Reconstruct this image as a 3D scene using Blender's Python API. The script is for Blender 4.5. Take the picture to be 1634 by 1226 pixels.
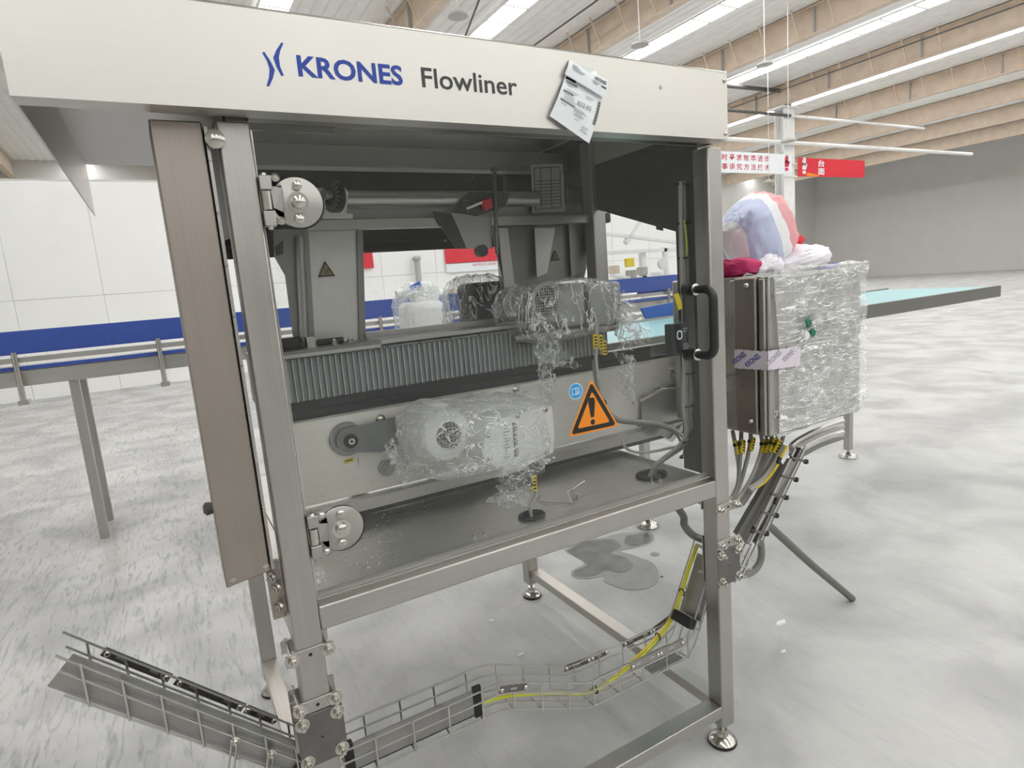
import bpy, math, random
from mathutils import Vector, Matrix, noise
random.seed(7)
S = bpy.context.scene
C = S.collection
for o in list(bpy.data.objects): bpy.data.objects.remove(o)

# ------------------------------------------------------------------ camera
FW = Vector((0.47902323, 0.86268427, -0.16221154))
RT = Vector((0.86501557, -0.49534193, -0.07990266))
UP = Vector((0.14928094, 0.10204028, 0.98351562))
EYE = Vector((-0.1425, -1.3301, 1.65)); FOC = 972.9
cd = bpy.data.cameras.new('camera'); cam = bpy.data.objects.new('camera', cd); C.objects.link(cam)
cd.sensor_width = 36.0; cd.lens = FOC / 1634 * 36; cd.clip_start = .05; cd.clip_end = 200
M = Matrix((( RT.x, UP.x, -FW.x, EYE.x), (RT.y, UP.y, -FW.y, EYE.y), (RT.z, UP.z, -FW.z, EYE.z), (0, 0, 0, 1)))
cam.matrix_world = M
S.camera = cam
def P(u, v, ax, val):
    """the point where the sight line of pixel (u, v) meets the world plane x/y/z = val"""
    d = FW + RT * ((u - 817) / FOC) - UP * ((v - 613) / FOC)
    i = 'xyz'.index(ax)
    return EYE + d * ((val - EYE[i]) / d[i])
def PY(u, v, y): return P(u, v, 'y', y)
def PX(u, v, x): return P(u, v, 'x', x)
def PZ(u, v, z): return P(u, v, 'z', z)

# ------------------------------------------------------------------ view, world, light
S.view_settings.view_transform = 'Standard'; S.view_settings.look = 'None'
S.view_settings.gamma = 1.0; S.view_settings.use_curve_mapping = False
S.view_settings.exposure = 0.0
SKY = 10.3             # strength of the daylight in the roof skylights
FILL = 2.6             # strength of the fill light added behind the camera
S.cycles.transparent_max_bounces = 32
S.cycles.max_bounces = 10
S.cycles.diffuse_bounces = 6
S.cycles.sample_clamp_indirect = 6.0
w = bpy.data.worlds.new('world'); S.world = w; w.use_nodes = True
w.node_tree.nodes['Background'].inputs[0].default_value = (.75, .8, .85, 1)
w.node_tree.nodes['Background'].inputs[1].default_value = 1.0

# ------------------------------------------------------------------ materials
def new_mat(name):
    m = bpy.data.materials.new(name); m.use_nodes = True
    nt = m.node_tree; return m, nt, nt.nodes['Principled BSDF']
def L(nt, a, b): nt.links.new(a, b)
def plain(name, col, rough=.5, metal=0.0, spec=.5, var=.06, scale=30, bump=0.0):
    m, nt, b = new_mat(name)
    b.inputs['Roughness'].default_value = rough; b.inputs['Metallic'].default_value = metal
    b.inputs['Specular IOR Level'].default_value = spec
    tc = nt.nodes.new('ShaderNodeTexCoord'); n = nt.nodes.new('ShaderNodeTexNoise')
    n.inputs['Scale'].default_value = scale; n.inputs['Detail'].default_value = 4
    L(nt, tc.outputs['Object'], n.inputs['Vector'])
    r = nt.nodes.new('ShaderNodeValToRGB')
    r.color_ramp.elements[0].position = .3; r.color_ramp.elements[1].position = .7
    r.color_ramp.elements[0].color = (*[max(0, c * (1 - var)) for c in col], 1)
    r.color_ramp.elements[1].color = (*[min(1, c * (1 + var)) for c in col], 1)
    L(nt, n.outputs['Fac'], r.inputs['Fac']); L(nt, r.outputs['Color'], b.inputs['Base Color'])
    if bump:
        bp = nt.nodes.new('ShaderNodeBump'); bp.inputs['Strength'].default_value = bump; bp.inputs['Distance'].default_value = .002
        L(nt, n.outputs['Fac'], bp.inputs['Height']); L(nt, bp.outputs['Normal'], b.inputs['Normal'])
    return m
def steel(name, col=(.62, .60, .57), rough=.34, axis='x', var=.08, streak=70, smudge=.1, metal=1.0):
    """brushed stainless steel: fine grain along one axis, cloudy smudges"""
    m, nt, b = new_mat(name)
    b.inputs['Metallic'].default_value = metal
    tc = nt.nodes.new('ShaderNodeTexCoord'); mp = nt.nodes.new('ShaderNodeMapping')
    sc = {'x': (1.5, streak * 3, streak * 3), 'y': (streak * 3, 1.5, streak * 3), 'z': (streak * 3, streak * 3, 1.5)}[axis]
    mp.inputs['Scale'].default_value = sc
    n = nt.nodes.new('ShaderNodeTexNoise'); n.inputs['Scale'].default_value = 1.0; n.inputs['Detail'].default_value = 3
    n2 = nt.nodes.new('ShaderNodeTexNoise'); n2.inputs['Scale'].default_value = 5.0; n2.inputs['Detail'].default_value = 5
    L(nt, tc.outputs['Object'], mp.inputs['Vector']); L(nt, mp.outputs['Vector'], n.inputs['Vector'])
    L(nt, tc.outputs['Object'], n2.inputs['Vector'])
    mx = nt.nodes.new('ShaderNodeMix'); mx.data_type = 'FLOAT'; mx.inputs[0].default_value = .5
    L(nt, n.outputs['Fac'], mx.inputs[2]); L(nt, n2.outputs['Fac'], mx.inputs[3])
    r = nt.nodes.new('ShaderNodeValToRGB')
    r.color_ramp.elements[0].position = .3; r.color_ramp.elements[1].position = .7
    r.color_ramp.elements[0].color = (*[c * (1 - var) for c in col], 1)
    r.color_ramp.elements[1].color = (*[min(1, c * (1 + var)) for c in col], 1)
    L(nt, mx.outputs[0], r.inputs['Fac']); L(nt, r.outputs['Color'], b.inputs['Base Color'])
    mr = nt.nodes.new('ShaderNodeMapRange')
    mr.inputs[1].default_value = .3; mr.inputs[2].default_value = .7
    mr.inputs[3].default_value = rough - smudge * .5; mr.inputs[4].default_value = rough + smudge
    L(nt, mx.outputs[0], mr.inputs[0]); L(nt, mr.outputs[0], b.inputs['Roughness'])
    bp = nt.nodes.new('ShaderNodeBump'); bp.inputs['Strength'].default_value = .05; bp.inputs['Distance'].default_value = .001
    L(nt, n.outputs['Fac'], bp.inputs['Height']); L(nt, bp.outputs['Normal'], b.inputs['Normal'])
    return m
def emit(name, col, s):
    m = bpy.data.materials.new(name); m.use_nodes = True; nt = m.node_tree
    nt.nodes.clear(); e = nt.nodes.new('ShaderNodeEmission'); o = nt.nodes.new('ShaderNodeOutputMaterial')
    e.inputs[0].default_value = (*col, 1); e.inputs[1].default_value = s
    L(nt, e.outputs[0], o.inputs[0]); return m
def clear(name, tint, gloss_rough=.02, ior=1.5, haze=0.0, dust=0.0):
    """thin clear sheet: tinted transmission with a Fresnel reflection and a little dust"""
    m = bpy.data.materials.new(name); m.use_nodes = True; nt = m.node_tree; nt.nodes.clear()
    o = nt.nodes.new('ShaderNodeOutputMaterial'); t = nt.nodes.new('ShaderNodeBsdfTransparent')
    t.inputs[0].default_value = (*tint, 1)
    g = nt.nodes.new('ShaderNodeBsdfGlossy'); g.inputs['Roughness'].default_value = gloss_rough
    g.inputs[0].default_value = (.95, .97, .97, 1)
    lw = nt.nodes.new('ShaderNodeLayerWeight'); lw.inputs[0].default_value = .5
    pw = nt.nodes.new('ShaderNodeMath'); pw.operation = 'POWER'; pw.inputs[1].default_value = 5
    f = nt.nodes.new('ShaderNodeMath'); f.operation = 'MULTIPLY_ADD'; f.inputs[1].default_value = .97; f.inputs[2].default_value = ((ior - 1) / (ior + 1)) ** 2
    L(nt, lw.outputs['Facing'], pw.inputs[0]); L(nt, pw.outputs[0], f.inputs[0])
    mx = nt.nodes.new('ShaderNodeMixShader')
    L(nt, f.outputs[0], mx.inputs[0]); L(nt, t.outputs[0], mx.inputs[1]); L(nt, g.outputs[0], mx.inputs[2])
    d = nt.nodes.new('ShaderNodeBsdfDiffuse'); d.inputs[0].default_value = (.8, .8, .8, 1)
    mx2 = nt.nodes.new('ShaderNodeMixShader')
    tc = nt.nodes.new('ShaderNodeTexCoord'); n = nt.nodes.new('ShaderNodeTexNoise'); n.inputs['Scale'].default_value = 240
    n.inputs['Detail'].default_value = 2
    n3 = nt.nodes.new('ShaderNodeTexNoise'); n3.inputs['Scale'].default_value = 3.2
    L(nt, tc.outputs['Object'], n.inputs['Vector']); L(nt, tc.outputs['Object'], n3.inputs['Vector'])
    a = nt.nodes.new('ShaderNodeMapRange'); a.inputs[1].default_value = .68; a.inputs[2].default_value = .74
    a.inputs[3].default_value = haze; a.inputs[4].default_value = haze + dust
    c3 = nt.nodes.new('ShaderNodeMapRange'); c3.inputs[1].default_value = .5; c3.inputs[2].default_value = .62
    ml = nt.nodes.new('ShaderNodeMath'); ml.operation = 'MULTIPLY'
    L(nt, n3.outputs['Fac'], c3.inputs[0]); L(nt, n.outputs['Fac'], a.inputs[0])
    L(nt, a.outputs[0], ml.inputs[0]); L(nt, c3.outputs[0], ml.inputs[1])
    ad = nt.nodes.new('ShaderNodeMath'); ad.operation = 'ADD'; ad.inputs[1].default_value = haze
    L(nt, ml.outputs[0], ad.inputs[0])
    L(nt, ad.outputs[0], mx2.inputs[0]); L(nt, mx.outputs[0], mx2.inputs[1]); L(nt, d.outputs[0], mx2.inputs[2])
    L(nt, mx2.outputs[0], o.inputs[0]); return m
def film_mat(name, base=.10, streak=.55, scale=22, stretch=(1, 1, .35)):
    """clear stretch film: mostly transparent, wrinkles catch the light white"""
    m = bpy.data.materials.new(name); m.use_nodes = True; nt = m.node_tree; nt.nodes.clear()
    o = nt.nodes.new('ShaderNodeOutputMaterial'); t = nt.nodes.new('ShaderNodeBsdfTransparent')
    t.inputs[0].default_value = (.97, .98, .98, 1)
    b = nt.nodes.new('ShaderNodeBsdfPrincipled'); b.inputs['Base Color'].default_value = (.97, .98, .98, 1)
    b.inputs['Roughness'].default_value = .12; b.inputs['Specular IOR Level'].default_value = 1.0; b.inputs['Coat Weight'].default_value = .6; b.inputs['Coat Roughness'].default_value = .06
    tc = nt.nodes.new('ShaderNodeTexCoord'); mp = nt.nodes.new('ShaderNodeMapping'); mp.inputs['Scale'].default_value = stretch
    mp.inputs['Rotation'].default_value = (.3, .5, .2)
    n = nt.nodes.new('ShaderNodeTexNoise'); n.inputs['Scale'].default_value = scale; n.inputs['Detail'].default_value = 3
    n.inputs['Distortion'].default_value = 1.4
    L(nt, tc.outputs['Object'], mp.inputs['Vector']); L(nt, mp.outputs['Vector'], n.inputs['Vector'])
    # ridges: 1 - |n - .5| * k
    s = nt.nodes.new('ShaderNodeMath'); s.operation = 'SUBTRACT'; s.inputs[1].default_value = .5
    ab = nt.nodes.new('ShaderNodeMath'); ab.operation = 'ABSOLUTE'
    mr = nt.nodes.new('ShaderNodeMapRange'); mr.inputs[1].default_value = .004; mr.inputs[2].default_value = .022
    mr.inputs[3].default_value = 1; mr.inputs[4].default_value = 0
    L(nt, n.outputs['Fac'], s.inputs[0]); L(nt, s.outputs[0], ab.inputs[0]); L(nt, ab.outputs[0], mr.inputs[0])
    lw = nt.nodes.new('ShaderNodeLayerWeight'); lw.inputs[0].default_value = .25
    m1 = nt.nodes.new('ShaderNodeMath'); m1.operation = 'MULTIPLY_ADD'; m1.inputs[1].default_value = streak; m1.inputs[2].default_value = base
    nb = nt.nodes.new('ShaderNodeTexNoise'); nb.inputs['Scale'].default_value = scale * 3.1; nb.inputs['Detail'].default_value = 2; nb.inputs['Distortion'].default_value = 2.0
    L(nt, mp.outputs['Vector'], nb.inputs['Vector'])
    sb = nt.nodes.new('ShaderNodeMath'); sb.operation = 'SUBTRACT'; sb.inputs[1].default_value = .5
    bb_ = nt.nodes.new('ShaderNodeMath'); bb_.operation = 'ABSOLUTE'
    rb = nt.nodes.new('ShaderNodeMapRange'); rb.inputs[1].default_value = .006; rb.inputs[2].default_value = .03; rb.inputs[3].default_value = .9; rb.inputs[4].default_value = 0
    L(nt, nb.outputs['Fac'], sb.inputs[0]); L(nt, sb.outputs[0], bb_.inputs[0]); L(nt, bb_.outputs[0], rb.inputs[0])
    # the fine creases only come in bunches
    nm_ = nt.nodes.new('ShaderNodeTexNoise'); nm_.inputs['Scale'].default_value = scale * .55
    L(nt, tc.outputs['Object'], nm_.inputs['Vector'])
    rm = nt.nodes.new('ShaderNodeMapRange'); rm.inputs[1].default_value = .47; rm.inputs[2].default_value = .60
    L(nt, nm_.outputs['Fac'], rm.inputs[0])
    mb_ = nt.nodes.new('ShaderNodeMath'); mb_.operation = 'MULTIPLY'; L(nt, rb.outputs[0], mb_.inputs[0]); L(nt, rm.outputs[0], mb_.inputs[1])
    mxr = nt.nodes.new('ShaderNodeMath'); mxr.operation = 'MAXIMUM'; L(nt, mr.outputs[0], mxr.inputs[0]); L(nt, mb_.outputs[0], mxr.inputs[1])
    L(nt, mxr.outputs[0], m1.inputs[0])
    m2 = nt.nodes.new('ShaderNodeMath'); m2.operation = 'MULTIPLY_ADD'; m2.inputs[1].default_value = .45; m2.use_clamp = True
    L(nt, lw.outputs['Facing'], m2.inputs[0]); L(nt, m1.outputs[0], m2.inputs[2])
    bp = nt.nodes.new('ShaderNodeBump'); bp.inputs['Strength'].default_value = .8; bp.inputs['Distance'].default_value = .01
    L(nt, n.outputs['Fac'], bp.inputs['Height']); L(nt, bp.outputs['Normal'], b.inputs['Normal']); L(nt, bp.outputs['Normal'], lw.inputs['Normal'])
    mx = nt.nodes.new('ShaderNodeMixShader')
    L(nt, m2.outputs[0], mx.inputs[0]); L(nt, t.outputs[0], mx.inputs[1]); L(nt, b.outputs[0], mx.inputs[2])
    L(nt, mx.outputs[0], o.inputs[0]); return m
def concrete():
    m, nt, b = new_mat('ground concrete')
    tc = nt.nodes.new('ShaderNodeTexCoord')
    def nz(scale, det, vec=None, dist=0):
        n = nt.nodes.new('ShaderNodeTexNoise'); n.inputs['Scale'].default_value = scale; n.inputs['Detail'].default_value = det
        n.inputs['Distortion'].default_value = dist
        L(nt, vec or tc.outputs['Object'], n.inputs['Vector']); return n.outputs['Fac']
    a = nz(1.6, 8, dist=.6)
    r = nt.nodes.new('ShaderNodeValToRGB')
    r.color_ramp.elements[0].position = .36; r.color_ramp.elements[0].color = (.37, .37, .365, 1)
    r.color_ramp.elements[1].position = .62; r.color_ramp.elements[1].color = (.55, .55, .54, 1)
    L(nt, a, r.inputs['Fac'])
    # trowel and drag marks
    mp = nt.nodes.new('ShaderNodeMapping'); mp.inputs['Scale'].default_value = (34, 5, 1); mp.inputs['Rotation'].default_value = (0, 0, .5)
    L(nt, tc.outputs['Object'], mp.inputs['Vector'])
    s = nz(1.0, 6, mp.outputs['Vector'], 1.2)
    r2 = nt.nodes.new('ShaderNodeValToRGB')
    r2.color_ramp.elements[0].position = .30; r2.color_ramp.elements[0].color = (.62, .62, .62, 1)
    r2.color_ramp.elements[1].position = .50; r2.color_ramp.elements[1].color = (1, 1, 1, 1)
    L(nt, s, r2.inputs['Fac'])
    # the scuffed, dusty strip behind the machine's left side
    sx = nt.nodes.new('ShaderNodeSeparateXYZ'); L(nt, tc.outputs['Object'], sx.inputs[0])
    mr = nt.nodes.new('ShaderNodeMapRange'); mr.inputs[1].default_value = -.1; mr.inputs[2].default_value = .45
    mr.inputs[3].default_value = .95; mr.inputs[4].default_value = .20; L(nt, sx.outputs[0], mr.inputs[0])
    mx = nt.nodes.new('ShaderNodeMix'); mx.data_type = 'RGBA'; mx.blend_type = 'MULTIPLY'
    L(nt, mr.outputs[0], mx.inputs[0]); L(nt, r.outputs[0], mx.inputs[6]); L(nt, r2.outputs[0], mx.inputs[7])
    L(nt, mx.outputs[2], b.inputs['Base Color'])
    b.inputs['Roughness'].default_value = .48
    rr = nt.nodes.new('ShaderNodeMapRange'); rr.inputs[3].default_value = .3; rr.inputs[4].default_value = .62
    L(nt, nz(4, 5), rr.inputs[0]); L(nt, rr.outputs[0], b.inputs['Roughness'])
    bp = nt.nodes.new('ShaderNodeBump'); bp.inputs['Strength'].default_value = .15; bp.inputs['Distance'].default_value = .004
    L(nt, s, bp.inputs['Height']); L(nt, bp.outputs['Normal'], b.inputs['Normal'])
    return m
def woven(name, stops):
    """woven plastic sack: broad coloured stripes along local x, fine weave specks"""
    m, nt, b = new_mat(name)
    tc = nt.nodes.new('ShaderNodeTexCoord')
    sx = nt.nodes.new('ShaderNodeSeparateXYZ'); L(nt, tc.outputs['UV'], sx.inputs[0])
    r = nt.nodes.new('ShaderNodeValToRGB'); r.color_ramp.interpolation = 'CONSTANT'
    r.color_ramp.elements[0].position = 0; r.color_ramp.elements[0].color = (*stops[0][1], 1)
    r.color_ramp.elements[1].position = stops[1][0]; r.color_ramp.elements[1].color = (*stops[1][1], 1)
    for p, c in stops[2:]:
        e = r.color_ramp.elements.new(p); e.color = (*c, 1)
    L(nt, sx.outputs[0], r.inputs['Fac'])
    ck = nt.nodes.new('ShaderNodeTexChecker'); ck.inputs['Scale'].default_value = 110
    L(nt, tc.outputs['UV'], ck.inputs['Vector'])
    mx = nt.nodes.new('ShaderNodeMix'); mx.data_type = 'RGBA'; mx.inputs[7].default_value = (.86, .86, .9, 1)
    ml = nt.nodes.new('ShaderNodeMath'); ml.operation = 'MULTIPLY'; ml.inputs[1].default_value = .45
    L(nt, ck.outputs['Fac'], ml.inputs[0]); L(nt, ml.outputs[0], mx.inputs[0]); L(nt, r.outputs[0], mx.inputs[6])
    L(nt, mx.outputs[2], b.inputs['Base Color']); b.inputs['Roughness'].default_value = .5
    return m

m_steel_x = steel('brushed steel along', (.47, .455, .43), .36, 'x')
m_steel_z = steel('brushed steel upright', (.46, .445, .42), .36, 'z')
m_steel_y = steel('brushed steel deep', (.56, .53, .49), .36, 'y')
m_hood = steel('hood steel', (.64, .625, .585), .40, 'x', var=.03, smudge=.08)
m_cover = steel('cover steel', (.38, .34, .305), .42, 'z')
m_plate = steel('side plate steel', (.80, .78, .72), .42, 'x', var=.12, smudge=.16, metal=.55)
m_pan = steel('pan steel', (.64, .625, .59), .34, 'x', var=.2, smudge=.24, metal=.85)
m_dark = steel('dull dark steel', (.24, .235, .22), .40, 'z')
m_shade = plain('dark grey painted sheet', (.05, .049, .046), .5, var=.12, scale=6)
m_inner = steel('grey inner steel', (.38, .375, .36), .42, 'z')
m_chrome = plain('polished bolt steel', (.55, .53, .49), .20, 1.0, var=.03)
m_wire = plain('galvanised wire', (.56, .55, .53), .32, 1.0, var=.05)
m_wire_dark = plain('slotted dark steel', (.20, .19, .185), .42, 1.0, var=.1)
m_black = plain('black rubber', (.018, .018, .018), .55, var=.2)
m_blackp = plain('black plastic', (.022, .024, .024), .32, var=.1)
m_greyp = plain('grey plastic', (.20, .21, .21), .5, var=.1)
m_slat = plain('grey slat plastic', (.23, .255, .25), .42, var=.07, scale=12)
m_slat_glint = plain('pale slat lip', (.62, .64, .62), .35, var=.05)  # highlight along the slat edges, put in as a paler colour
m_motor = plain('pale grey motor paint', (.80, .805, .79), .42, var=.04)
m_motor2 = plain('mid grey motor paint', (.36, .365, .35), .45, var=.06)
m_gearbox = plain('dark gearbox', (.07, .07, .068), .42, var=.3, scale=12)
m_glass = clear('door glass', (.95, .957, .957), .015, 1.36, .002, .42)
m_acryl = clear('clear acrylic', (.90, .95, .96), .02, 1.45, .01)
m_film = film_mat('stretch film', .05, 1.0, 15)
m_film_dense = film_mat('stretch film layered', .09, .85, 17, (1, .6, 1.5))
m_film_cab = film_mat('stretch film taut', .20, .80, 12, (.5, 1, 3.2))
m_floor = concrete()
m_sheet = plain('white roof sheet', (.86, .86, .85), .5, var=.04, scale=4)
m_tan = plain('tan rafter paint', (.66, .55, .44), .55, var=.08, scale=3)
m_white = plain('white paint', (.80, .80, .79), .5, var=.03, scale=5)
m_wall = plain('grey white wall panel', (.62, .615, .59), .55, var=.02, scale=1)
m_frontw = plain('mid grey wall', (.38, .38, .37), .6, var=.03, scale=1)
m_bright = plain('white wall panel', (.92, .92, .91), .5, var=.02, scale=1)
m_pipe_dark = plain('dark pipe', (.09, .085, .08), .5, var=.1)
m_pipe_grey = plain('grey pipe', (.45, .44, .42), .5, var=.1)
m_sky = emit('skylight daylight', (1, .995, .975), SKY)
m_fill = emit('window daylight', (.97, .985, 1), FILL)
m_blue_ink = plain('blue print', (.02, .06, .36), .5, var=.02)
m_grey_ink = plain('dark grey print', (.05, .052, .05), .5, var=.02)
m_black_ink = plain('black print', (.012, .012, .012), .5, var=.02)
m_soft_ink = plain('faint grey print', (.34, .36, .38), .6, var=.02)
m_red_ink = plain('red print', (.60, .03, .07), .5, var=.02)
m_paper = plain('white paper', (.82, .86, .89), .6, var=.02, scale=8)
m_label = plain('motor label', (.80, .80, .79), .5, var=.02)
m_table = plain('laminated grey card', (.30, .31, .31), .5, var=.05)
m_orange = plain('warning orange', (.87, .27, .01), .45, var=.02)
m_blue_sign = plain('sign blue', (.03, .30, .68), .45, var=.02)
m_yellow = plain('yellow tag plastic', (.80, .62, .04), .45, var=.05)
m_olive = plain('olive warning print', (.30, .25, .08), .5, var=.05)
m_earth = plain('yellow green earth wire', (.62, .66, .04), .45, var=.1)
m_cable = plain('grey cable sheath', (.22, .215, .20), .5, var=.06)
m_cable_light = plain('pale grey cable sheath', (.42, .41, .37), .5, var=.05)
m_bluep = plain('blue guard plastic', (.03, .075, .34), .45, var=.08)
m_blueb = plain('bright blue panel', (.02, .10, .42), .35, var=.05)
m_cyan = plain('pale cyan belt', (.30, .56, .60), .35, var=.05, scale=20)
m_red = plain('red banner', (.68, .015, .035), .5, var=.04)
m_pink = plain('magenta cloth', (.48, .02, .12), .7, var=.2, scale=8)
m_green = plain('green push button', (.01, .16, .10), .3, var=.05)
m_tape = plain('pale pink packing tape', (.74, .68, .76), .35, var=.02)
m_bag = woven('striped woven sack', [(0, (.80, .82, .86)), (.08, (.42, .49, .72)), (.47, (.84, .85, .87)), (.63, (.76, .22, .24))])
m_sack = woven('pale woven sack', [(0, (.74, .72, .78)), (.55, (.76, .74, .80)), (.80, (.25, .27, .50)), (.9, (.74, .20, .24))])
m_puddle = plain('damp concrete', (.17, .17, .165), .22, var=.25, scale=9)
m_fringe = plain('half dry concrete', (.27, .27, .26), .36, var=.12, scale=9)

# ------------------------------------------------------------------ mesh helper
class MB:
    def __init__(s, *mats): s.v = []; s.f = []; s.mi = []; s.mats = list(mats); s.cur = 0; s.uv = None
    def use(s, m):
        if m not in s.mats: s.mats.append(m)
        s.cur = s.mats.index(m); return s
    def add(s, vs, fs):
        b = len(s.v); s.v += [Vector(v) for v in vs]; s.f += [[b + i for i in f] for f in fs]; s.mi += [s.cur] * len(fs); return s
    def box(s, x0, x1, y0, y1, z0, z1):
        vs = [(x, y, z) for z in (z0, z1) for y in (y0, y1) for x in (x0, x1)]
        return s.add(vs, [(0, 2, 3, 1), (4, 5, 7, 6), (0, 1, 5, 4), (2, 6, 7, 3), (0, 4, 6, 2), (1, 3, 7, 5)])
    def obox(s, c, ax, ay, az):
        """box about c with three half-axis vectors"""
        c, ax, ay, az = map(Vector, (c, ax, ay, az))
        vs = [c + i * ax + j * ay + k * az for k in (-1, 1) for j in (-1, 1) for i in (-1, 1)]
        return s.add(vs, [(0, 2, 3, 1), (4, 5, 7, 6), (0, 1, 5, 4), (2, 6, 7, 3), (0, 4, 6, 2), (1, 3, 7, 5)])
    def bar(s, p, q, wid, hgt, side=None):
        """rectangular bar from p to q"""
        p, q = Vector(p), Vector(q); d = q - p
        sd = Vector(side) if side else d.cross(Vector((0, 0, 1)))
        if sd.length < 1e-6: sd = Vector((1, 0, 0))
        sd = (sd - d * (sd.dot(d) / d.length_squared)).normalized(); u = sd.cross(d).normalized()
        return s.obox((p + q) / 2, d / 2, sd * wid / 2, u * hgt / 2)
    def prism(s, pts, nrm):
        """polygon pts extruded by vector nrm"""
        n = len(pts); a = [Vector(p) for p in pts]; nrm = Vector(nrm)
        fs = [tuple(range(n))[::-1], tuple(range(n, 2 * n))] + [(i, (i + 1) % n, n + (i + 1) % n, n + i) for i in range(n)]
        return s.add(a + [p + nrm for p in a], fs)
    def tube(s, pts, r, n=8, cap=True):
        pts = [Vector(p) for p in pts]; k = len(pts); vs = []; fs = []
        t = (pts[1] - pts[0]).normalized(); u = t.orthogonal().normalized()
        rs = r if isinstance(r, (list, tuple)) else [r] * k
        for i, p in enumerate(pts):
            t2 = (pts[min(i + 1, k - 1)] - pts[max(i - 1, 0)])
            t2 = t2.normalized() if t2.length > 1e-9 else t
            u = (u - t2 * u.dot(t2)).normalized(); b = t2.cross(u); t = t2
            vs += [p + (u * math.cos(2 * math.pi * j / n) + b * math.sin(2 * math.pi * j / n)) * rs[i] for j in range(n)]
        for i in range(k - 1):
            for j in range(n):
                a = i * n + j; c = i * n + (j + 1) % n
                fs.append((a, c, c + n, a + n))
        if cap: fs += [tuple(range(n))[::-1], tuple(range((k - 1) * n, k * n))]
        return s.add(vs, fs)
    def cyl(s, p, q, r, n=20, r2=None): return s.tube([p, q], [r, r if r2 is None else r2], n)
    def lathe(s, p, d, prof, n=20):
        """profile [(radius, distance along d)] turned about the axis p + t d"""
        p, d = Vector(p), Vector(d).normalized(); u = d.orthogonal().normalized(); b = d.cross(u); vs = []; fs = []
        for (r, t) in prof:
            vs += [p + d * t + (u * math.cos(2 * math.pi * j / n) + b * math.sin(2 * math.pi * j / n)) * max(r, 1e-5) for j in range(n)]
        for i in range(len(prof) - 1):
            for j in range(n):
                a = i * n + j; c = i * n + (j + 1) % n
                fs.append((a, c, c + n, a + n))
        fs += [tuple(range(n))[::-1], tuple(range((len(prof) - 1) * n, len(prof) * n))]
        return s.add(vs, fs)
    def grid(s, fn, nu, nv, uv=False):
        vs = [fn(i / nu, j / nv) for j in range(nv + 1) for i in range(nu + 1)]
        fs = [(j * (nu + 1) + i, j * (nu + 1) + i + 1, (j + 1) * (nu + 1) + i + 1, (j + 1) * (nu + 1) + i) for j in range(nv) for i in range(nu)]
        if uv: s.uv = [(i / nu, j / nv) for j in range(nv + 1) for i in range(nu + 1)]
        return s.add(vs, fs)
    def bolt(s, p, d, r=.008, h=.007, washer=True):
        p, d = Vector(p), Vector(d).normalized()
        if washer: s.lathe(p, d, [(r * 1.55, 0), (r * 1.55, r * .3), (r, r * .3)], 16)
        s.lathe(p + d * r * .3, d, [(r, 0), (r, h), (r * .8, h * 1.15)], 6)
        s.lathe(p + d * (r * .3 + h), d, [(r * .55, 0), (r * .55, h * .6), (r * .4, h * .8)], 10)
        return s
    def build(s, name, mat=None, parent=None, bev=0.0, smooth=True, seg=2):
        org = parent['_org'] if parent and '_org' in parent.keys() else None
        off = Vector(org) if org is not None else Vector((0, 0, 0))
        me = bpy.data.meshes.new(name)
        me.from_pydata([v - off for v in s.v], [], s.f)
        for m in (s.mats or [mat]): me.materials.append(m)
        if len(s.mats) > 1: me.polygons.foreach_set('material_index', s.mi)
        if s.uv:
            ul = me.uv_layers.new(name='UVMap')
            for lp in me.loops: ul.data[lp.index].uv = s.uv[lp.vertex_index]
        if smooth:
            me.polygons.foreach_set('use_smooth', [True] * len(me.polygons)); me.set_sharp_from_angle(angle=math.radians(38))
        me.update()
        o = bpy.data.objects.new(name, me); C.objects.link(o)
        if parent: o.parent = parent; o['_org'] = off
        if bev:
            b = o.modifiers.new('bevel', 'BEVEL'); b.width = bev; b.segments = seg; b.limit_method = 'ANGLE'
        return o
def tag(o, label, cat, group=None):
    o['label'] = label; o['category'] = cat
    if group: o['group'] = group
    return o
def thing(name, label, cat, loc=(0, 0, 0), group=None):
    o = bpy.data.objects.new(name, None); C.objects.link(o); o.location = loc; o.empty_display_size = .05
    o['_org'] = Vector(loc); return tag(o, label, cat, group)
def struct(o): o['kind'] = 'structure'; return o
def lab(o, s): o['label'] = s; return o
def copy_part(o, parent, loc=(0, 0, 0)):
    c = o.copy(); C.objects.link(c); c.parent = parent; c.location = loc; return c

_txt = {}
def text_mesh(body, bold=0.0, res=3):
    k = (body, bold)
    if k in _txt: return _txt[k]
    c = bpy.data.curves.new('lettering', 'FONT'); c.body = body; c.size = 1; c.offset = bold; c.resolution_u = res
    o = bpy.data.objects.new('lettering', c); C.objects.link(o)
    dg = bpy.context.evaluated_depsgraph_get()
    m = bpy.data.meshes.new_from_object(o.evaluated_get(dg))
    vs = [v.co.copy() for v in m.vertices]; fs = [tuple(p.vertices) for p in m.polygons]
    bpy.data.objects.remove(o); bpy.data.curves.remove(c); bpy.data.meshes.remove(m)
    lo = Vector((min(v.x for v in vs), min(v.y for v in vs), 0)); hi = Vector((max(v.x for v in vs), max(v.y for v in vs), 0))
    _txt[k] = (vs, fs, lo, hi); return _txt[k]
def put_text(mb, body, o, ux, uy, bold=0.0):
    """flat lettering fitted into the parallelogram o, o+ux, o+uy (the box of the glyphs)"""
    vs, fs, lo, hi = text_mesh(body, bold); sx = hi.x - lo.x; sy = hi.y - lo.y
    o, ux, uy = Vector(o), Vector(ux), Vector(uy)
    mb.add([o + ux * ((v.x - lo.x) / sx) + uy * ((v.y - lo.y) / sy) for v in vs], fs); return mb
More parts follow.
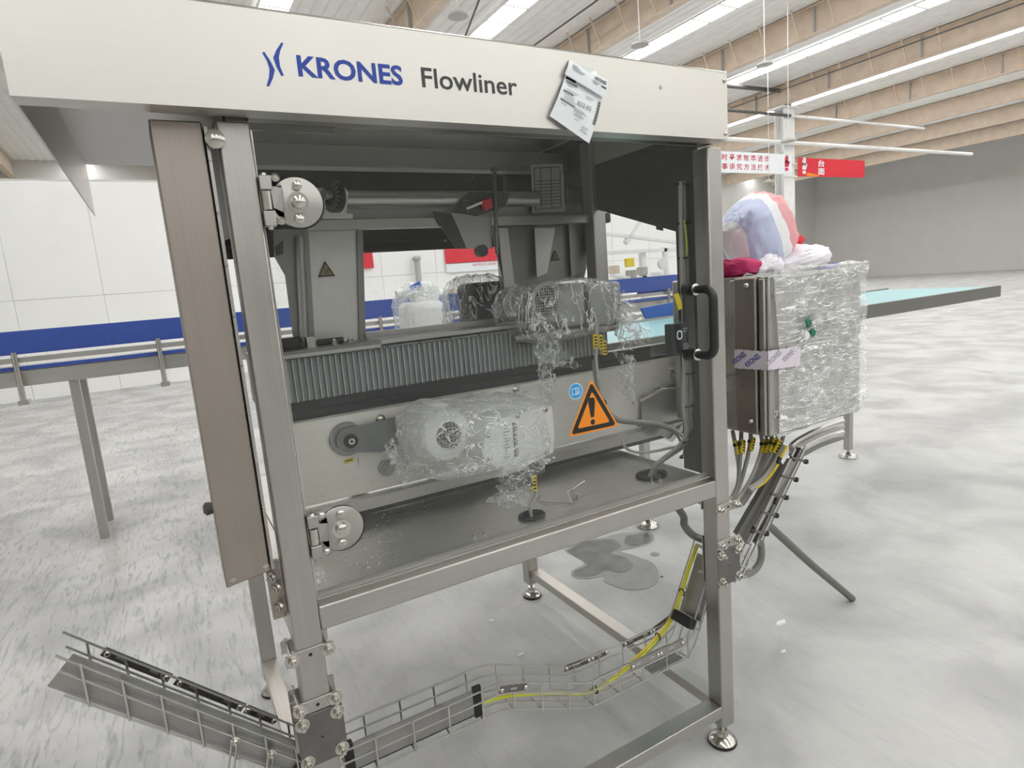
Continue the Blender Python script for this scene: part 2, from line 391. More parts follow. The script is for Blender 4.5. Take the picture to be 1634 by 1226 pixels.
def smooth_path(pts, n=8):
    """Catmull-Rom through the points"""
    pts = [Vector(p) for p in pts]; q = [pts[0]] + pts + [pts[-1]]; out = []
    for i in range(1, len(q) - 2):
        a, b, c, d = q[i - 1], q[i], q[i + 1], q[i + 2]
        for k in range(n):
            t = k / n
            out.append(.5 * ((2 * b) + (c - a) * t + (2 * a - 5 * b + 4 * c - d) * t * t + (3 * b - a - 3 * c + d) * t ** 3))
    return out + [pts[-1]]

# ================================================================== THE HALL
struct(MB().box(-7.2, 46, -14, 30, -.2, 0).build('floor', m_floor, smooth=False))
struct(MB().box(-7.2, 46, 30, 30.2, 0, 8.2).build('wall_back', m_wall, smooth=False))
struct(MB().box(-7.2, 46, -14.2, -14, 0, 8.2).build('wall_front', m_frontw, smooth=False))
struct(MB().box(-7.2, -7, -14, 30, 0, 8.2).build('wall_left', m_wall, smooth=False))
struct(MB().box(46, 46.2, -14, 30, 0, 8.2).build('wall_right', m_wall, smooth=False))
# clean room partition with panel joints behind the machine
t = struct(MB().box(-6.9, 16.6, 15.06, 15.25, 0, 4.6).build('wall_middle', m_wall, smooth=False))
for i in range(14):
    x0 = -6 + i * 1.6
    for z0, z1 in ((0, 1.055), (1.065, 2.12), (2.13, 4.55)):
        MB().box(x0 + .004, x0 + 1.596, 15.045, 15.06, z0, z1).build('wall_panel', m_bright, t, bev=.004, seg=1)
# unseen windows added behind the camera as fill light for the machine's inside
for i in range(14):
    x0 = -6.5 + i * 3.7
    f = MB().box(x0, x0 + 3.3, -14, -13.95, 5.5, 5.56).box(x0, x0 + 3.3, -14, -13.95, 7.5, 7.56).box(x0, x0 + .06, -14, -13.95, 5.56, 7.5).box(x0 + 3.24, x0 + 3.3, -14, -13.95, 5.56, 7.5)
    f = struct(f.build('window_%d' % (20 + i), m_white, smooth=False))
    for j in range(3):
        MB().box(x0 + .06 + j * 1.06, x0 + 1.06 + j * 1.06, -13.99, -13.97, 5.56, 7.5).build('window_pane', m_fill, f, smooth=False)
# corrugated roof
ceil = MB()
xs = []; x = -7.16
sky_x = [-2.1, 2.95, 8.0, 13.05, 18.33, 23.4, 28.4, 33.4, 38.4]
while x < 46:
    xs += [(x, 8.0), (x + .16, 8.0), (x + .185, 8.035), (x + .255, 8.035)]; x += .28
xs.append((46, 8.0))
vs = [(a, y, z) for a, z in xs for y in (-14, 30)]
ceil.add(vs, [(2 * i, 2 * i + 1, 2 * i + 3, 2 * i + 2) for i in range(len(xs) - 1)])
ceil.box(-7.2, 46, -14, 30, 8.15, 8.2)
ceiling = struct(ceil.build('ceiling', m_sheet, smooth=False))
# skylight strips: one pane after another, divided by dark glazing bars
for k, sx in enumerate(sky_x):
    wdt = .31
    fr = MB().box(sx - wdt - .03, sx - wdt, -13.9, 29.9, 7.94, 7.99).box(sx + wdt, sx + wdt + .03, -13.9, 29.9, 7.94, 7.99)
    f = struct(fr.build('window_%d' % (k + 1), m_sheet, smooth=False))
    if k in (1, 2, 3, 4):
        y = 6.45
        a, b2 = y, y + .87 * 11
        for j in range(11):
            MB().box(sx - wdt, sx + wdt, y + .012, y + .858, 7.955, 7.965).build('skylight_pane', m_sky, f, smooth=False)
            MB().box(sx - wdt, sx + wdt, y - .022, y + .022, 7.93, 7.965).build('glazing_bar', m_pipe_grey, f, smooth=False)
            y += .87
        MB().box(sx - wdt, sx + wdt, -13.9, a - .012, 7.955, 7.965).build('skylight_pane', m_sky, f, smooth=False)
        MB().box(sx - wdt, sx + wdt, y, 29.9, 7.955, 7.965).build('skylight_pane', m_sky, f, smooth=False)
    else:
        MB().box(sx - wdt, sx + wdt, -13.9, 29.9, 7.955, 7.965).build('skylight_pane', m_sky, f, smooth=False)
# rafters (I-beams along the hall) with flange braces
for rx in (-4.4, .6, 5.62, 10.47, 15.32, 20.68, 25.7, 30.7, 35.7, 40.7):
    r = MB().box(rx - .012, rx + .012, -13.9, 29.9, 7.3, 7.93).box(rx - .11, rx + .11, -13.9, 29.9, 7.27, 7.3).box(rx - .11, rx + .11, -13.9, 29.9, 7.93, 7.96)
    ro = r.build('rafter', m_tan, ceiling, smooth=False)
    if 0 < rx < 26:
        for j in range(8):
            y = 8.4 + j * .98 + (rx % 1) * .5
            MB().bar((rx - .10, y, 7.31), (rx - .42, y + .02, 7.95), .035, .035).build('flange_brace', m_tan, ro, smooth=False)
            if j % 3 == 1:
                MB().box(rx - .10, rx - .012, y - .41, y - .37, 7.31, 7.92).build('web_stiffener', m_pipe_grey, ro, smooth=False)
# thin roof pipes and ties
for i, (p, q) in enumerate([((9.35, 6, 7.75), (9.35, 26, 7.75)), ((4.4, 5, 7.7), (6.3, 14.5, 7.7)), ((4.9, 5, 7.62), (7.4, 13.5, 7.62)), ((19.75, 6, 7.55), (19.75, 28, 7.55))]):
    MB().tube([p, q], .022, 6).build('roof_pipe', m_pipe_dark, ceiling)
# the column with its brackets
col = struct(MB().box(20.62, 21.24, 14.0, 14.03, 0, 7.2).box(20.62, 21.24, 14.37, 14.4, 0, 7.2).box(20.91, 20.95, 14.03, 14.37, 0, 7.2)
             .box(20.45, 21.4, 13.9, 14.5, 7.18, 7.24).build('column', m_white, smooth=False))
MB().box(20.75, 21.1, 14.02, 14.38, 7.24, 7.95).build('column_head', m_pipe_dark, col, smooth=False)
for z in (5.95, 5.2, 4.75): MB().tube([(20.55, 13.97, z), (20.9, 13.93, z + .02), (21.3, 13.97, z)], .035, 6).build('pipe_clamp', m_white, col)
col2 = struct(MB().box(15.6, 16.2, 26.0, 26.03, 0, 7.2).box(15.6, 16.2, 26.37, 26.4, 0, 7.2).box(15.88, 15.92, 26.03, 26.37, 0, 7.2).build('column', m_white, smooth=False))
# pipes that run across the hall
def pipe(a, b, r, m, label):
    return tag(MB().tube([a, b], r, 10).build('overhead_pipe', m), label, 'pipe')
pipe((14, 13.945, 6.88), (20.9, 13.945, 6.9), .055, m_pipe_dark, 'dark overhead pipe running to the white column just under the rafters')
pipe((20.95, 13.95, 6.9), (30, 13.95, 6.9), .05, m_white, 'white overhead pipe leaving the right side of the column below the rafters')
MB().tube([(14.5, 14.2, 7.72), (20.75, 14.2, 7.82)], .07, 10).build('tie_pipe', m_pipe_dark, ceiling)
pipe((13.5, 13.85, 5.92), (34, 13.85, 5.92), .075, m_white, 'thick white pipe strapped to the column above the slogan banner')
# pendant lamps
def pendant(u, v, z, label):
    p = PZ(u, v, z)
    t = thing('pendant_lamp', label, 'lamp', p, 'pendant lamps on long rods')
    MB().lathe(p, (0, 0, 1), [(.17, -.01), (.19, 0), (.17, .05), (.05, .09), (.03, .1)], 20).build('lamp_dish', m_pipe_grey, t)
    MB().cyl(p + Vector((0, 0, .09)), (p.x, p.y, 7.95), .009, 8).build('lamp_rod', m_white, t)
pendant(731, 27, 6.6, 'small ring lamp on a white rod, left, above the header')
pendant(1021, 73, 6.4, 'small dish lamp on a rod in front of the middle skylight')
pendant(1220, 104, 6.4, 'small dish lamp on a rod in front of the right skylight')
pendant(1258, 226, 4.6, 'lowest dish lamp, its rod crossing the front of the white column')
pendant(1227, 291, 4.35, 'tiny dark dish lamp below the white slogan banner')
# banners
b = thing('slogan_banner', 'white slogan banner with two rows of red characters hung left of the column', 'banner', (18, 13.7, 4.6))
MB().box(15.5, 20.62, 13.68, 13.70, 4.78, 5.47).build('banner_cloth', m_paper, b, smooth=False)
for row, z in ((u'时时寻求效率进步', 5.18), (u'事事讲究方法技术', 4.88)):
    for i, ch in enumerate(row):
        x0 = 19.12 - .36 * (7 - i)
        mb = MB(); put_text(mb, ch, (x0, 13.675, z), (.27, 0, 0), (0, 0, .21), .012); mb.build('banner_character', m_red_ink, b, smooth=False)
def hand_print(mb, x, y, z, s):
    """plain raised hand in a cuff"""
    for i, (dx, h) in enumerate(((-.09, .11), (-.045, .17), (0, .18), (.045, .15))):
        mb.box(x + dx * s, x + (dx + .034) * s, y - .004, y, z + .1 * s, z + (.16 + h) * s)
    mb.box(x - .09 * s, x + .08 * s, y - .004, y, z - .02 * s, z + .17 * s)
    mb.prism([(x + .08 * s, y - .004, z), (x + .15 * s, y - .004, z + .12 * s), (x + .12 * s, y - .004, z + .17 * s), (x + .06 * s, y - .004, z + .1 * s)], (0, .004, 0))
    mb.box(x - .08 * s, x + .07 * s, y - .004, y, z - .14 * s, z - .05 * s)
mb = MB(); hand_print(mb, 20.33, 13.676, 5.05, 1.15); mb.build('hand_print', m_red_ink, b, smooth=False)
for x in (15.9, 20.2): MB().cyl((x, 13.69, 5.47), (x, 13.78, 5.84), .012, 6).build('banner_cord', m_white, b)
b = thing('red_banner', 'red banner with white hand print hung right of the white column', 'banner', (22.5, 13.9, 4.6))
MB().box(21.27, 25.5, 13.88, 13.90, 4.75, 5.42).build('banner_cloth', m_red, b, smooth=False)
mb = MB(); hand_print(mb, 21.62, 13.876, 5.02, 1.25); mb.build('hand_print', m_paper, b, smooth=False)
mb = MB(); put_text(mb, u'台', (22.45, 13.874, 5.12), (.4, 0, 0), (0, 0, .25), .02); put_text(mb, u'面', (22.45, 13.874, 4.82), (.4, 0, 0), (0, 0, .24), .02); mb.build('banner_character', m_paper, b, smooth=False)
MB().prism([(21.75, 13.877, 4.77), (22.5, 13.877, 4.76), (22.5, 13.877, 4.80), (21.8, 13.877, 4.9)], (0, .003, 0)).build('banner_flash', m_orange, b, smooth=False)
for i, (x0, x1, lb) in enumerate([(3.7, 4.97, 'red wall banner seen left of the wrapped motor through the machine'), (7.08, 9.3, 'red wall banner seen right of the wrapped motor through the machine')]):
    t = tag(MB().box(x0, x1, 14.97, 14.99, 2.36, 3.4).build('wall_banner', m_red, smooth=False), lb, 'banner')
mb = MB().box(7.08, 9.3, 14.97, 14.99, 2.10, 2.34); 
t = thing('caption_strip', 'white caption strip with tiny red characters under the right red wall banner', 'sign', (8.1, 14.98, 2.1))
mb.build('caption_board', m_paper, t, smooth=False)
mb = MB(); put_text(mb, u'讲究方法效率进步', (7.9, 14.965, 2.24), (1.3, 0, 0), (0, 0, .08)); mb.build('caption_print', m_red_ink, t, smooth=False)
# wall tube and service box on the partition
t = thing('wall_tube', 'grey upright tube with a yellow sleeve on the white panel wall', 'pipe', (4.9, 14.9, 1.8))
MB().cyl((6.16, 14.85, 1.86), (6.16, 14.85, 2.55), .08, 10).build('tube', m_pipe_grey, t)
MB().cyl((6.2, 14.84, 1.62), (6.2, 14.84, 1.86), .085, 10).build('sleeve', m_yellow, t)
MB().lathe((6.16, 14.85, 2.55), (0, 0, 1), [(.11, -.06), (.13, 0), (.1, .05), (.03, .07)], 12).build('tube_cap', m_pipe_grey, t)
p = PY(727, 468, 14.8)
tag(MB().box(p.x - .12, p.x + .12, 14.7, 15.0, p.z - .12, p.z + .12).build('junction_box', m_tan, bev=.01), 'small tan box on the white wall above the blue guard', 'box')

# ================================================================== THE MACHINE
W = .06; XR = 1.3125; XE = 1.3725; YR = 1.28; YE = 1.34
mach = thing('conveyor_machine', 'stainless steel guarded conveyor machine with glass door and lettered hood', 'machine', (.68, .65, 0))
def part(name, mat, mb, parent=mach, bev=0.0, label=None, **k):
    o = mb.build(name, mat, parent, bev, **k)
    if label: o['label'] = label
    return o
def foot(x, y, top):
    f = part('levelling_foot', m_chrome, MB().lathe((x, y, 0), (0, 0, 1), [(.046, .002), (.047, .012), (.040, .022), (.020, .030), (.016, .040)], 24))
    part('rubber_pad', m_black, MB().lathe((x, y, 0), (0, 0, 1), [(.048, 0), (.050, .004), (.048, .012)], 24), f)
    part('spindle', m_chrome, MB().cyl((x, y, .03), (x, y, top), .0085, 12).lathe((x, y, .042), (0, 0, 1), [(.019, 0), (.019, .012)], 6), f)
    return f
# posts
for (x, y, z0) in ((0, 0, .08), (XR, 0, .08), (0, YR, .08), (XR, YR, .08)):
    part('post', m_steel_z, MB().box(x, x + W, y, y + W, z0, 2.0), bev=.004)
    foot(x + .03, y + .03, z0 + .02)
part('post', m_inner, MB().box(XR, XE, .56, .62, 1.49, 2.15), bev=.004)          # upright of the belt opening
# base rails
part('base_rail', m_steel_x, MB().box(W, XR, 0, W, .125, .1667), bev=.003)
part('base_rail', m_steel_y, MB().box(1.325, 1.385, W, YR, .118, .158), bev=.003)
part('base_rail', m_steel_y, MB().box(.0, .06, W, YR, .12, .1667), bev=.003)
# window frame rails
part('frame_rail', m_steel_x, MB().box(W, XR, 0, W, .9198, .9766), bev=.004)
part('frame_rail', m_steel_x, MB().box(W, XR, YR, YE, .915, .955), bev=.004)
part('frame_rail', m_steel_y, MB().box(.0, W, W, YR, .9, .955), bev=.004)
part('frame_rail', m_steel_y, MB().box(XR, XE, W, YR, .9, .955), bev=.004)
part('frame_rail', m_inner, MB().box(W, XR, .01, .05, 2.012, 2.05), bev=.003)
part('frame_rail', m_inner, MB().box(W, XR, .70, .76, 2.06, 2.13), bev=.003)
part('frame_rail', m_inner, MB().box(W, XR, YR, YE, 2.06, 2.13), bev=.003)
# drip pan
pan = part('drip_pan', m_pan, MB().box(W, XR, W, YR, .950, .958).box(W, XR, W, .064, .958, .972).box(W, XR, .074, .078, .958, .968))
def grommet(x, y, r):
    pts = [(x + r * math.cos(a), y + r * .8 * math.sin(a), .962) for a in [i * math.pi / 12 for i in range(24)]] 
    return part('cable_grommet', m_black, MB().tube(pts + [pts[0]], .007, 8, False), pan)
grommet(.7243, .175, .036); grommet(1.235, .215, .052)
part('pan_hole', m_black, MB().lathe((.7243, .175, .9585), (0, 0, 1), [(.032, 0), (.032, .0008)], 20), pan)
part('pan_hole', m_black, MB().lathe((1.235, .215, .9585), (0, 0, 1), [(.046, 0), (.046, .0008)], 20), pan)
for (u, v) in ((586, 905), (605, 899), (757, 857), (773, 852), (1040, 770), (1053, 766)):
    p = PZ(u, v, .958)
    part('stud', m_chrome, MB().cyl(p, p + Vector((0, 0, .018)), .0028, 8).lathe(p, (0, 0, 1), [(.006, 0), (.006, .004)], 6), pan)
# hood with its front panel, underside lip, top and ends
HX0, HX1, HY, HZ0, HZ1 = -.30, 1.3384, -.055, 2.0071, 2.1875
hb = MB().box(HX0, HX1, HY, HY + .003, HZ0, HZ1).box(HX0 + .003, HX1 - .003, HY + .003, YE + .017, HZ1 - .003, HZ1).box(HX0 + .003, HX1 - .003, HY + .003, -.006, HZ0, HZ0 + .003)
hb.box(HX1 - .003, HX1, HY + .003, YE + .02, HZ0, HZ1).box(HX0, HX0 + .003, HY + .003, YE + .02, HZ0, HZ1).box(HX0 + .003, HX1 - .003, -.006, -.003, HZ0, HZ0 + .03)
hood = part('hood', m_hood, hb)
part('hood_edge', m_chrome, MB().tube([(HX0, HY + .002, HZ1), (HX1, HY + .002, HZ1)], .0028, 8), hood)
for x, z in ((1.328, 2.165), (1.328, 2.022)):
    part('screw', m_chrome, MB().lathe((x, HY, z), (0, -1, 0), [(.006, 0), (.006, .002), (.004, .0035)], 12), hood)
part('drip_dot', m_inner, MB().lathe((1.085, HY, 2.128), (0, -1, 0), [(.006, 0), (.004, .0006)], 10), hood)
def flat(mb, pts): return mb.prism(pts, (0, -.0006, 0))
def hp(a, b): q = PY(337 + a / 4.085, b / 4.085, HY); return (q.x, HY - .0002, q.z)
em = MB()
flat(em, [hp(*q) for q in ((332, 343), (346, 338), (384, 395), (415, 457), (401, 515), (378, 565), (361, 560), (376, 505), (380, 452), (364, 398))])
flat(em, [hp(*q) for q in ((457, 277), (471, 283), (450, 330), (441, 374), (449, 435), (473, 492), (458, 497), (425, 437), (404, 376), (425, 325))])
part('emblem', m_blue_ink, em, hood, label='blue twin blade emblem', smooth=False)
mb = MB(); put_text(mb, 'KRONES', (.1525, HY - .0006, 2.0741), (.2122, 0, 0), (0, 0, .0395), .028)
part('lettering', m_blue_ink, mb, hood, label='bold blue lettering', smooth=False)
mb = MB(); put_text(mb, 'Flowliner', (.4071, HY - .0006, 2.0745), (.235, 0, 0), (0, 0, .0405), .012)
part('lettering', m_grey_ink, mb, hood, label='dark grey lettering', smooth=False)
# rear top panel, inner left wall, right end panel with the belt opening
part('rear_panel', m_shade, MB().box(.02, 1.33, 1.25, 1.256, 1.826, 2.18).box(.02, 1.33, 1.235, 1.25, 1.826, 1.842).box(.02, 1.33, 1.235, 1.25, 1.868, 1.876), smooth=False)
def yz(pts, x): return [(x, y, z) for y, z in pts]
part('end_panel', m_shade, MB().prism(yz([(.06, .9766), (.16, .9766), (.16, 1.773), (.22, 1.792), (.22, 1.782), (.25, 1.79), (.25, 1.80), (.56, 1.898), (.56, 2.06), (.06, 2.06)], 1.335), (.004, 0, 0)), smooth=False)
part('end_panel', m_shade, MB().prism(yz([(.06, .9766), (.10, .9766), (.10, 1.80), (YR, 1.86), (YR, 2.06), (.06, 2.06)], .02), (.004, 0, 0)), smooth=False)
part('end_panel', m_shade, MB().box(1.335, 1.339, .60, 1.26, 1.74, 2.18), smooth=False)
# left side cover with its screws and hinge edge
cov = part('side_cover', m_cover, MB().prism([(-.112, .012, 1.074), (-.024, .012, 1.085), (-.024, .012, 2.0), (-.112, .012, 2.0)], (0, .10, 0)), bev=.003)
part('cover_edge', m_steel_z, MB().box(-.022, -.016, .006, .10, 1.09, 1.99), cov)
for i in range(9):
    part('rivet', m_chrome, MB().lathe((-.019, .006, 1.93 - i * .1), (0, -1, 0), [(.0035, 0), (.003, .002)], 8), cov)
for (x, z) in ((-.098, 1.09), (-.032, 1.10)):
    part('screw', m_chrome, MB().lathe((x, .012, z), (0, -1, 0), [(.006, 0), (.006, .002), (.003, .003)], 10), cov)
for (x, z) in ((-.012, 1.035), (-.020, 1.062), (-.012, .99)):
    part('clamp_bolt', m_chrome, MB().bolt((x, .03, z), (-1, -.6, 0), .008), cov)
part('cover_bracket', m_cover, MB().box(-.03, -.002, .04, .06, .96, 1.09), cov)
part('cover_knob', m_pipe_dark, MB().lathe((-.112, .05, 1.24), (-1, 0, 0), [(.012, 0), (.014, .012), (.008, .018)], 12), cov)
p = PY(343, 222, -.005)
part('cover_catch', m_chrome, MB().lathe((p.x, .0, p.z), (0, -1, 0), [(.018, 0), (.018, .008), (.008, .014)], 14), cov)
# ---- glass door
gy = .012
dz0, dz1 = .991, 1.9885
door = part('glass_door', m_glass, MB().prism([(.064, gy, dz0), (1.308, gy, dz0), (1.308, gy, 2.0015), (.227, gy, 2.0015), (.227, gy, dz1), (.064, gy, dz1)], (0, .006, 0)), smooth=False, label='clear glass door')
part('door_edge', m_chrome, MB().box(.066, 1.306, gy + .001, gy + .005, dz0 - .003, dz0).box(.0615, .064, gy, gy + .006, dz0, dz1), door)
part('door_edge', m_inner, MB().box(.227, 1.308, gy + .001, gy + .005, 2.0015, 2.003), door)
part('door_strip', m_steel_x, MB().box(.066, 1.31, .030, .033, .974, 1.0), door)
for zc in (1.849, 1.140):
    c = Vector((.133, gy, zc))
    d = part('hinge_plate', m_steel_z, MB().lathe(c, (0, -1, 0), [(.0505, 0), (.0505, .004), (.049, .005)], 40)
             .prism([c + Vector((-.028, 0, .033)), c + Vector((-.062, 0, .028)), c + Vector((-.062, 0, -.022)), c + Vector((-.030, 0, -.036))], (0, -.005, 0)), door)
    part('gasket', m_black, MB().lathe(c + Vector((.003, 0, -.003)), (0, -1, 0), [(.051, 0), (.051, .0015)], 32), d)
    part('inner_disc', m_steel_z, MB().lathe(c + Vector((0, .006, 0)), (0, 1, 0), [(.0505, 0), (.0505, .004)], 32), d)
    part('centre_bolt', m_chrome, MB().lathe(c + Vector((0, -.005, 0)), (0, -1, 0), [(.021, 0), (.021, .003), (.013, .003), (.013, .013), (.006, .017)], 16), d)
    for s in (-1, 1):
        part('hinge_bolt', m_chrome, MB().lathe(c + Vector((.002 * s, -.005, .034 * s)), (0, -1, 0), [(.010, 0), (.010, .006), (.006, .009)], 12), d)
    bx = .072
    k = part('hinge_barrel', m_chrome, MB().cyl((bx, -.004, zc - .016), (bx, -.004, zc + .020), .0095, 14), d)
    part('hinge_knuckle', m_steel_z, MB().box(bx - .011, bx + .012, -.013, .012, zc + .022, zc + .050), d, bev=.002)
    part('hinge_knuckle', m_steel_z, MB().box(bx - .011, bx + .012, -.013, .012, zc - .048, zc - .018), d, bev=.002)
    for z in (zc + .046, zc - .038):
        part('hinge_screw', m_chrome, MB().lathe((bx + .020, -.006, z), (0, -1, 0), [(.008, 0), (.0085, .006), (.004, .010)], 10), d)
    part('hinge_arm', m_steel_z, MB().prism([(bx + .008, -.006, zc + .030), (bx + .030, -.008, zc + .026), (bx + .034, gy - .005, zc + .020), (bx + .03, gy - .005, zc - .02), (bx + .010, -.006, zc - .012)], (0, -.003, 0)), d)
    part('hinge_pin', m_chrome, MB().lathe((bx, -.004, zc + .05), (0, 0, 1), [(.008, 0), (.006, .005)], 10), d)
    part('hinge_pin', m_chrome, MB().lathe((bx, -.004, zc - .048), (0, 0, -1), [(.007, 0), (.005, .006)], 10), d)
# handle
hx = 1.258
pts = [(hx, gy, 1.588), (hx, -.028, 1.588)] + [(hx, -.028 - .030 * math.sin(a), 1.558 + .030 * math.cos(a)) for a in [i * math.pi / 12 for i in range(1, 7)]]
pts += [(hx, -.058, 1.42)] + [(hx, -.028 - .030 * math.cos(a), 1.42 - .030 * math.sin(a)) for a in [i * math.pi / 12 for i in range(1, 7)]] + [(hx, gy, 1.39)]
hd = part('handle', m_blackp, MB().tube(pts, [.012, .012] + [.0135] * 13 + [.012], 14), door, label='black D shaped door handle')
for z in (1.588, 1.39):
    part('handle_washer', m_chrome, MB().lathe((hx, gy, z), (0, -1, 0), [(.018, 0), (.018, .004), (.013, .006)], 16), door)
    part('handle_boss', m_blackp, MB().lathe((hx - .012, gy + .006, z), (0, 1, 0), [(.021, 0), (.021, .02), (.014, .026)], 18), door)
# interlock switch on the door
def rect(mb, u0, v0, u1, v1, y, th): 
    a, b2 = PY(u0, v0, y), PY(u1, v1, y); mb.box(min(a.x, b2.x), max(a.x, b2.x), y, y + th, min(a.z, b2.z), max(a.z, b2.z)); return mb
lk = part('door_switch', m_blackp, MB().box(1.166, 1.236, .020, .052, 1.395, 1.492), door, bev=.003, label='black door interlock switch')
def ring(cx, y, cz, rx, rz, n=28, th=.005):
    mb = MB(); o = [(cx + rx * math.copysign(abs(math.cos(a)) ** .7, math.cos(a)), y, cz + rz * math.copysign(abs(math.sin(a)) ** .7, math.sin(a))) for a in [2 * math.pi * i / n for i in range(n)]]
    i_ = [(cx + (p[0] - cx) * (rx - th) / rx, y, cz + (p[2] - cz) * (rz - th) / rz) for p in o]
    mb.add(o + i_, [(i, (i + 1) % n, n + (i + 1) % n, n + i) for i in range(n)]); return mb
part('switch_ring', m_paper, ring(1.196, .0190, 1.457, .0115, .014, th=.0045), lk, label='white oval ring mark', smooth=False)
for z, n in ((1.472, 5), (1.464, 4), (1.425, 5), (1.418, 6), (1.411, 5)):
    mb = MB()
    for i in range(n): mb.box(1.210 + i * .0045, 1.2128 + i * .0045, .0192, .0196, z, z + .004)
    part('switch_print', m_soft_ink, mb, lk, smooth=False)
part('switch_bracket', m_blackp, MB().box(1.222, 1.262, .020, .03, 1.39, 1.60), door, bev=.002)
part('switch_guard', m_acryl, MB().box(1.118, 1.305, .060, .064, 1.40, 1.505), door, smooth=False)
part('yellow_label', m_yellow, MB().prism([PY(1075, 470, .03), PY(1083, 468, .03), PY(1091, 492, .03), PY(1083, 495, .03)], (0, .002, 0)), door)
# signs on the glass
def tri(mb, A, B, Cc, rad, y, n=5):
    """rounded triangle prism"""
    P3 = [Vector(A), Vector(B), Vector(Cc)]; out = []
    for i in range(3):
        p, a, b2 = P3[i], P3[i - 1], P3[(i + 1) % 3]
        da, db = (a - p).normalized(), (b2 - p).normalized()
        for k in range(n + 1):
            t = k / n; s = p + da * rad, p, p + db * rad
            q = s[0] * (1 - t) ** 2 + s[1] * 2 * t * (1 - t) + s[2] * t * t; out.append((q.x, y, q.z))
    return mb.prism(out, (0, -.0003, 0))
def shrink(T, k):
    c = (T[0] + T[1] + T[2]) / 3; return [c + (p - c) * k for p in T]
T = [PY(943, 604, gy), PY(907, 698, gy), PY(987, 680, gy)]
sg = MB(); tri(sg, *T, .014, gy - .0003); ws = part('warning_sign', m_orange, sg, door, label='orange triangle sign with black exclamation mark', smooth=False)
T2 = shrink(T, .90)
sg = MB(); tri(sg, *T2, .013, gy - .0007); part('sign_border', m_black_ink, sg, ws, smooth=False)
T3 = shrink(T, .64)
sg = MB(); tri(sg, *T3, .008, gy - .0011); part('sign_field', m_orange, sg, ws, smooth=False)
c = PY(944, 650, gy)
ex = MB(); ex.prism([(c.x - .0115, gy - .0015, c.z + .014), (c.x - .0110, gy - .0015, c.z + .022), (c.x - .006, gy - .0015, c.z + .027), (c.x + .006, gy - .0015, c.z + .027), (c.x + .0110, gy - .0015, c.z + .022), (c.x + .0115, gy - .0015, c.z + .014),
    (c.x + .0055, gy - .0015, c.z - .028), (c.x - .0055, gy - .0015, c.z - .028)], (0, -.0003, 0))
ex.lathe((c.x, gy - .0015, c.z - .042), (0, -1, 0), [(.0078, 0), (.0078, .0003)], 16)
part('exclamation_mark', m_black_ink, ex, ws, smooth=False)
c = PY(918.5, 624.5, gy)
ms = part('manual_sign', m_paper, MB().lathe((c.x, gy - .0002, c.z), (0, -1, 0), [(.0225, 0), (.0225, .0003)], 32), door, label='round blue read-the-manual sign')
part('sign_field', m_blue_sign, MB().lathe((c.x, gy - .0006, c.z), (0, -1, 0), [(.0205, 0), (.0205, .0003)], 32), ms)
bk = MB()
for s in (-1, 1):
    bk.box(c.x + s * .0065 - .006, c.x + s * .0065 + .006, gy - .0012, gy - .0009, c.z - .009, c.z - .0075).box(c.x + s * .0065 - .006, c.x + s * .0065 + .006, gy - .0012, gy - .0009, c.z + .0075, c.z + .009)
    bk.box(c.x + s * .0122 - .0007, c.x + s * .0122 + .0007, gy - .0012, gy - .0009, c.z - .009, c.z + .009)
bk.box(c.x - .0007, c.x + .0007, gy - .0012, gy - .0009, c.z - .011, c.z + .009).box(c.x + .005, c.x + .0075, gy - .0012, gy - .0009, c.z - .004, c.z + .002)
bk.box(c.x + .005, c.x + .0075, gy - .0012, gy - .0009, c.z + .0035, c.z + .0055).box(c.x + .0035, c.x + .009, gy - .0012, gy - .0009, c.z - .0055, c.z - .004)
part('book_symbol', m_paper, bk, ms, smooth=False)

# ---- guide rails and sheet metal uprights above the belt (part of the machine)
part('guide_tube', m_steel_x, MB().cyl((.355, .60, 1.9455), (1.09, .60, 1.9435), .0265, 18), smooth=True)
gk = part('adjusting_wheel', m_blackp, MB().lathe((.352, .548, 1.945), (-1, -.35, 0), [(.020, -.01), (.046, -.008), (.046, .012), (.022, .016)], 28), label='black fluted adjusting wheel')
for i in range(20):
    a = 2 * math.pi * i / 20; ax = Vector((-1, -.35, 0)).normalized(); u = ax.orthogonal().normalized(); b2 = ax.cross(u)
    c = Vector((.352, .548, 1.945)) + (u * math.cos(a) + b2 * math.sin(a)) * .036 + ax * .0145
    if i % 1 == 0: part('flute', m_greyp, MB().bar(c - (u * math.cos(a) + b2 * math.sin(a)) * .009, c + (u * math.cos(a) + b2 * math.sin(a)) * .009, .003, .004), gk, smooth=False)
part('wheel_hub', m_inner, MB().lathe((.345, .545, 1.949), (-1, -.35, 0), [(.016, 0), (.016, .03), (.008, .034)], 14), gk)
part('wheel_plate', m_plate, MB().prism([PY(503, 300, .572), PY(549, 299, .572), PY(556, 307, .572), PY(553, 341, .572), PY(563, 341, .572), PY(563, 349, .572), PY(503, 349, .572)], (0, .004, 0)))
part('guide_bar', m_inner, MB().box(.36, 1.33, .62, .626, 1.885, 1.925))
part('guide_bar', m_steel_x, MB().box(.268, 1.37, .585, .61, 1.853, 1.886), bev=.003)
part('end_cap', m_black, MB().box(1.372, 1.415, .58, .615, 1.852, 1.890), bev=.006)
def sheet(pts, y, mat, th=.004, name='upright_plate'):
    return part(name, mat, MB().prism([PY(u, v, y) for u, v in pts], (0, th, 0)), smooth=False)
m_up = steel('upright steel', (.62, .60, .57), .42, 'z', var=.06, metal=.75)
sheet([(489, 366), (578, 366), (582, 551), (502, 553)], .62, m_up)
pl = sheet([(436, 366), (492, 366), (503, 553), (470, 556), (455, 440), (438, 410)], .60, m_dark)
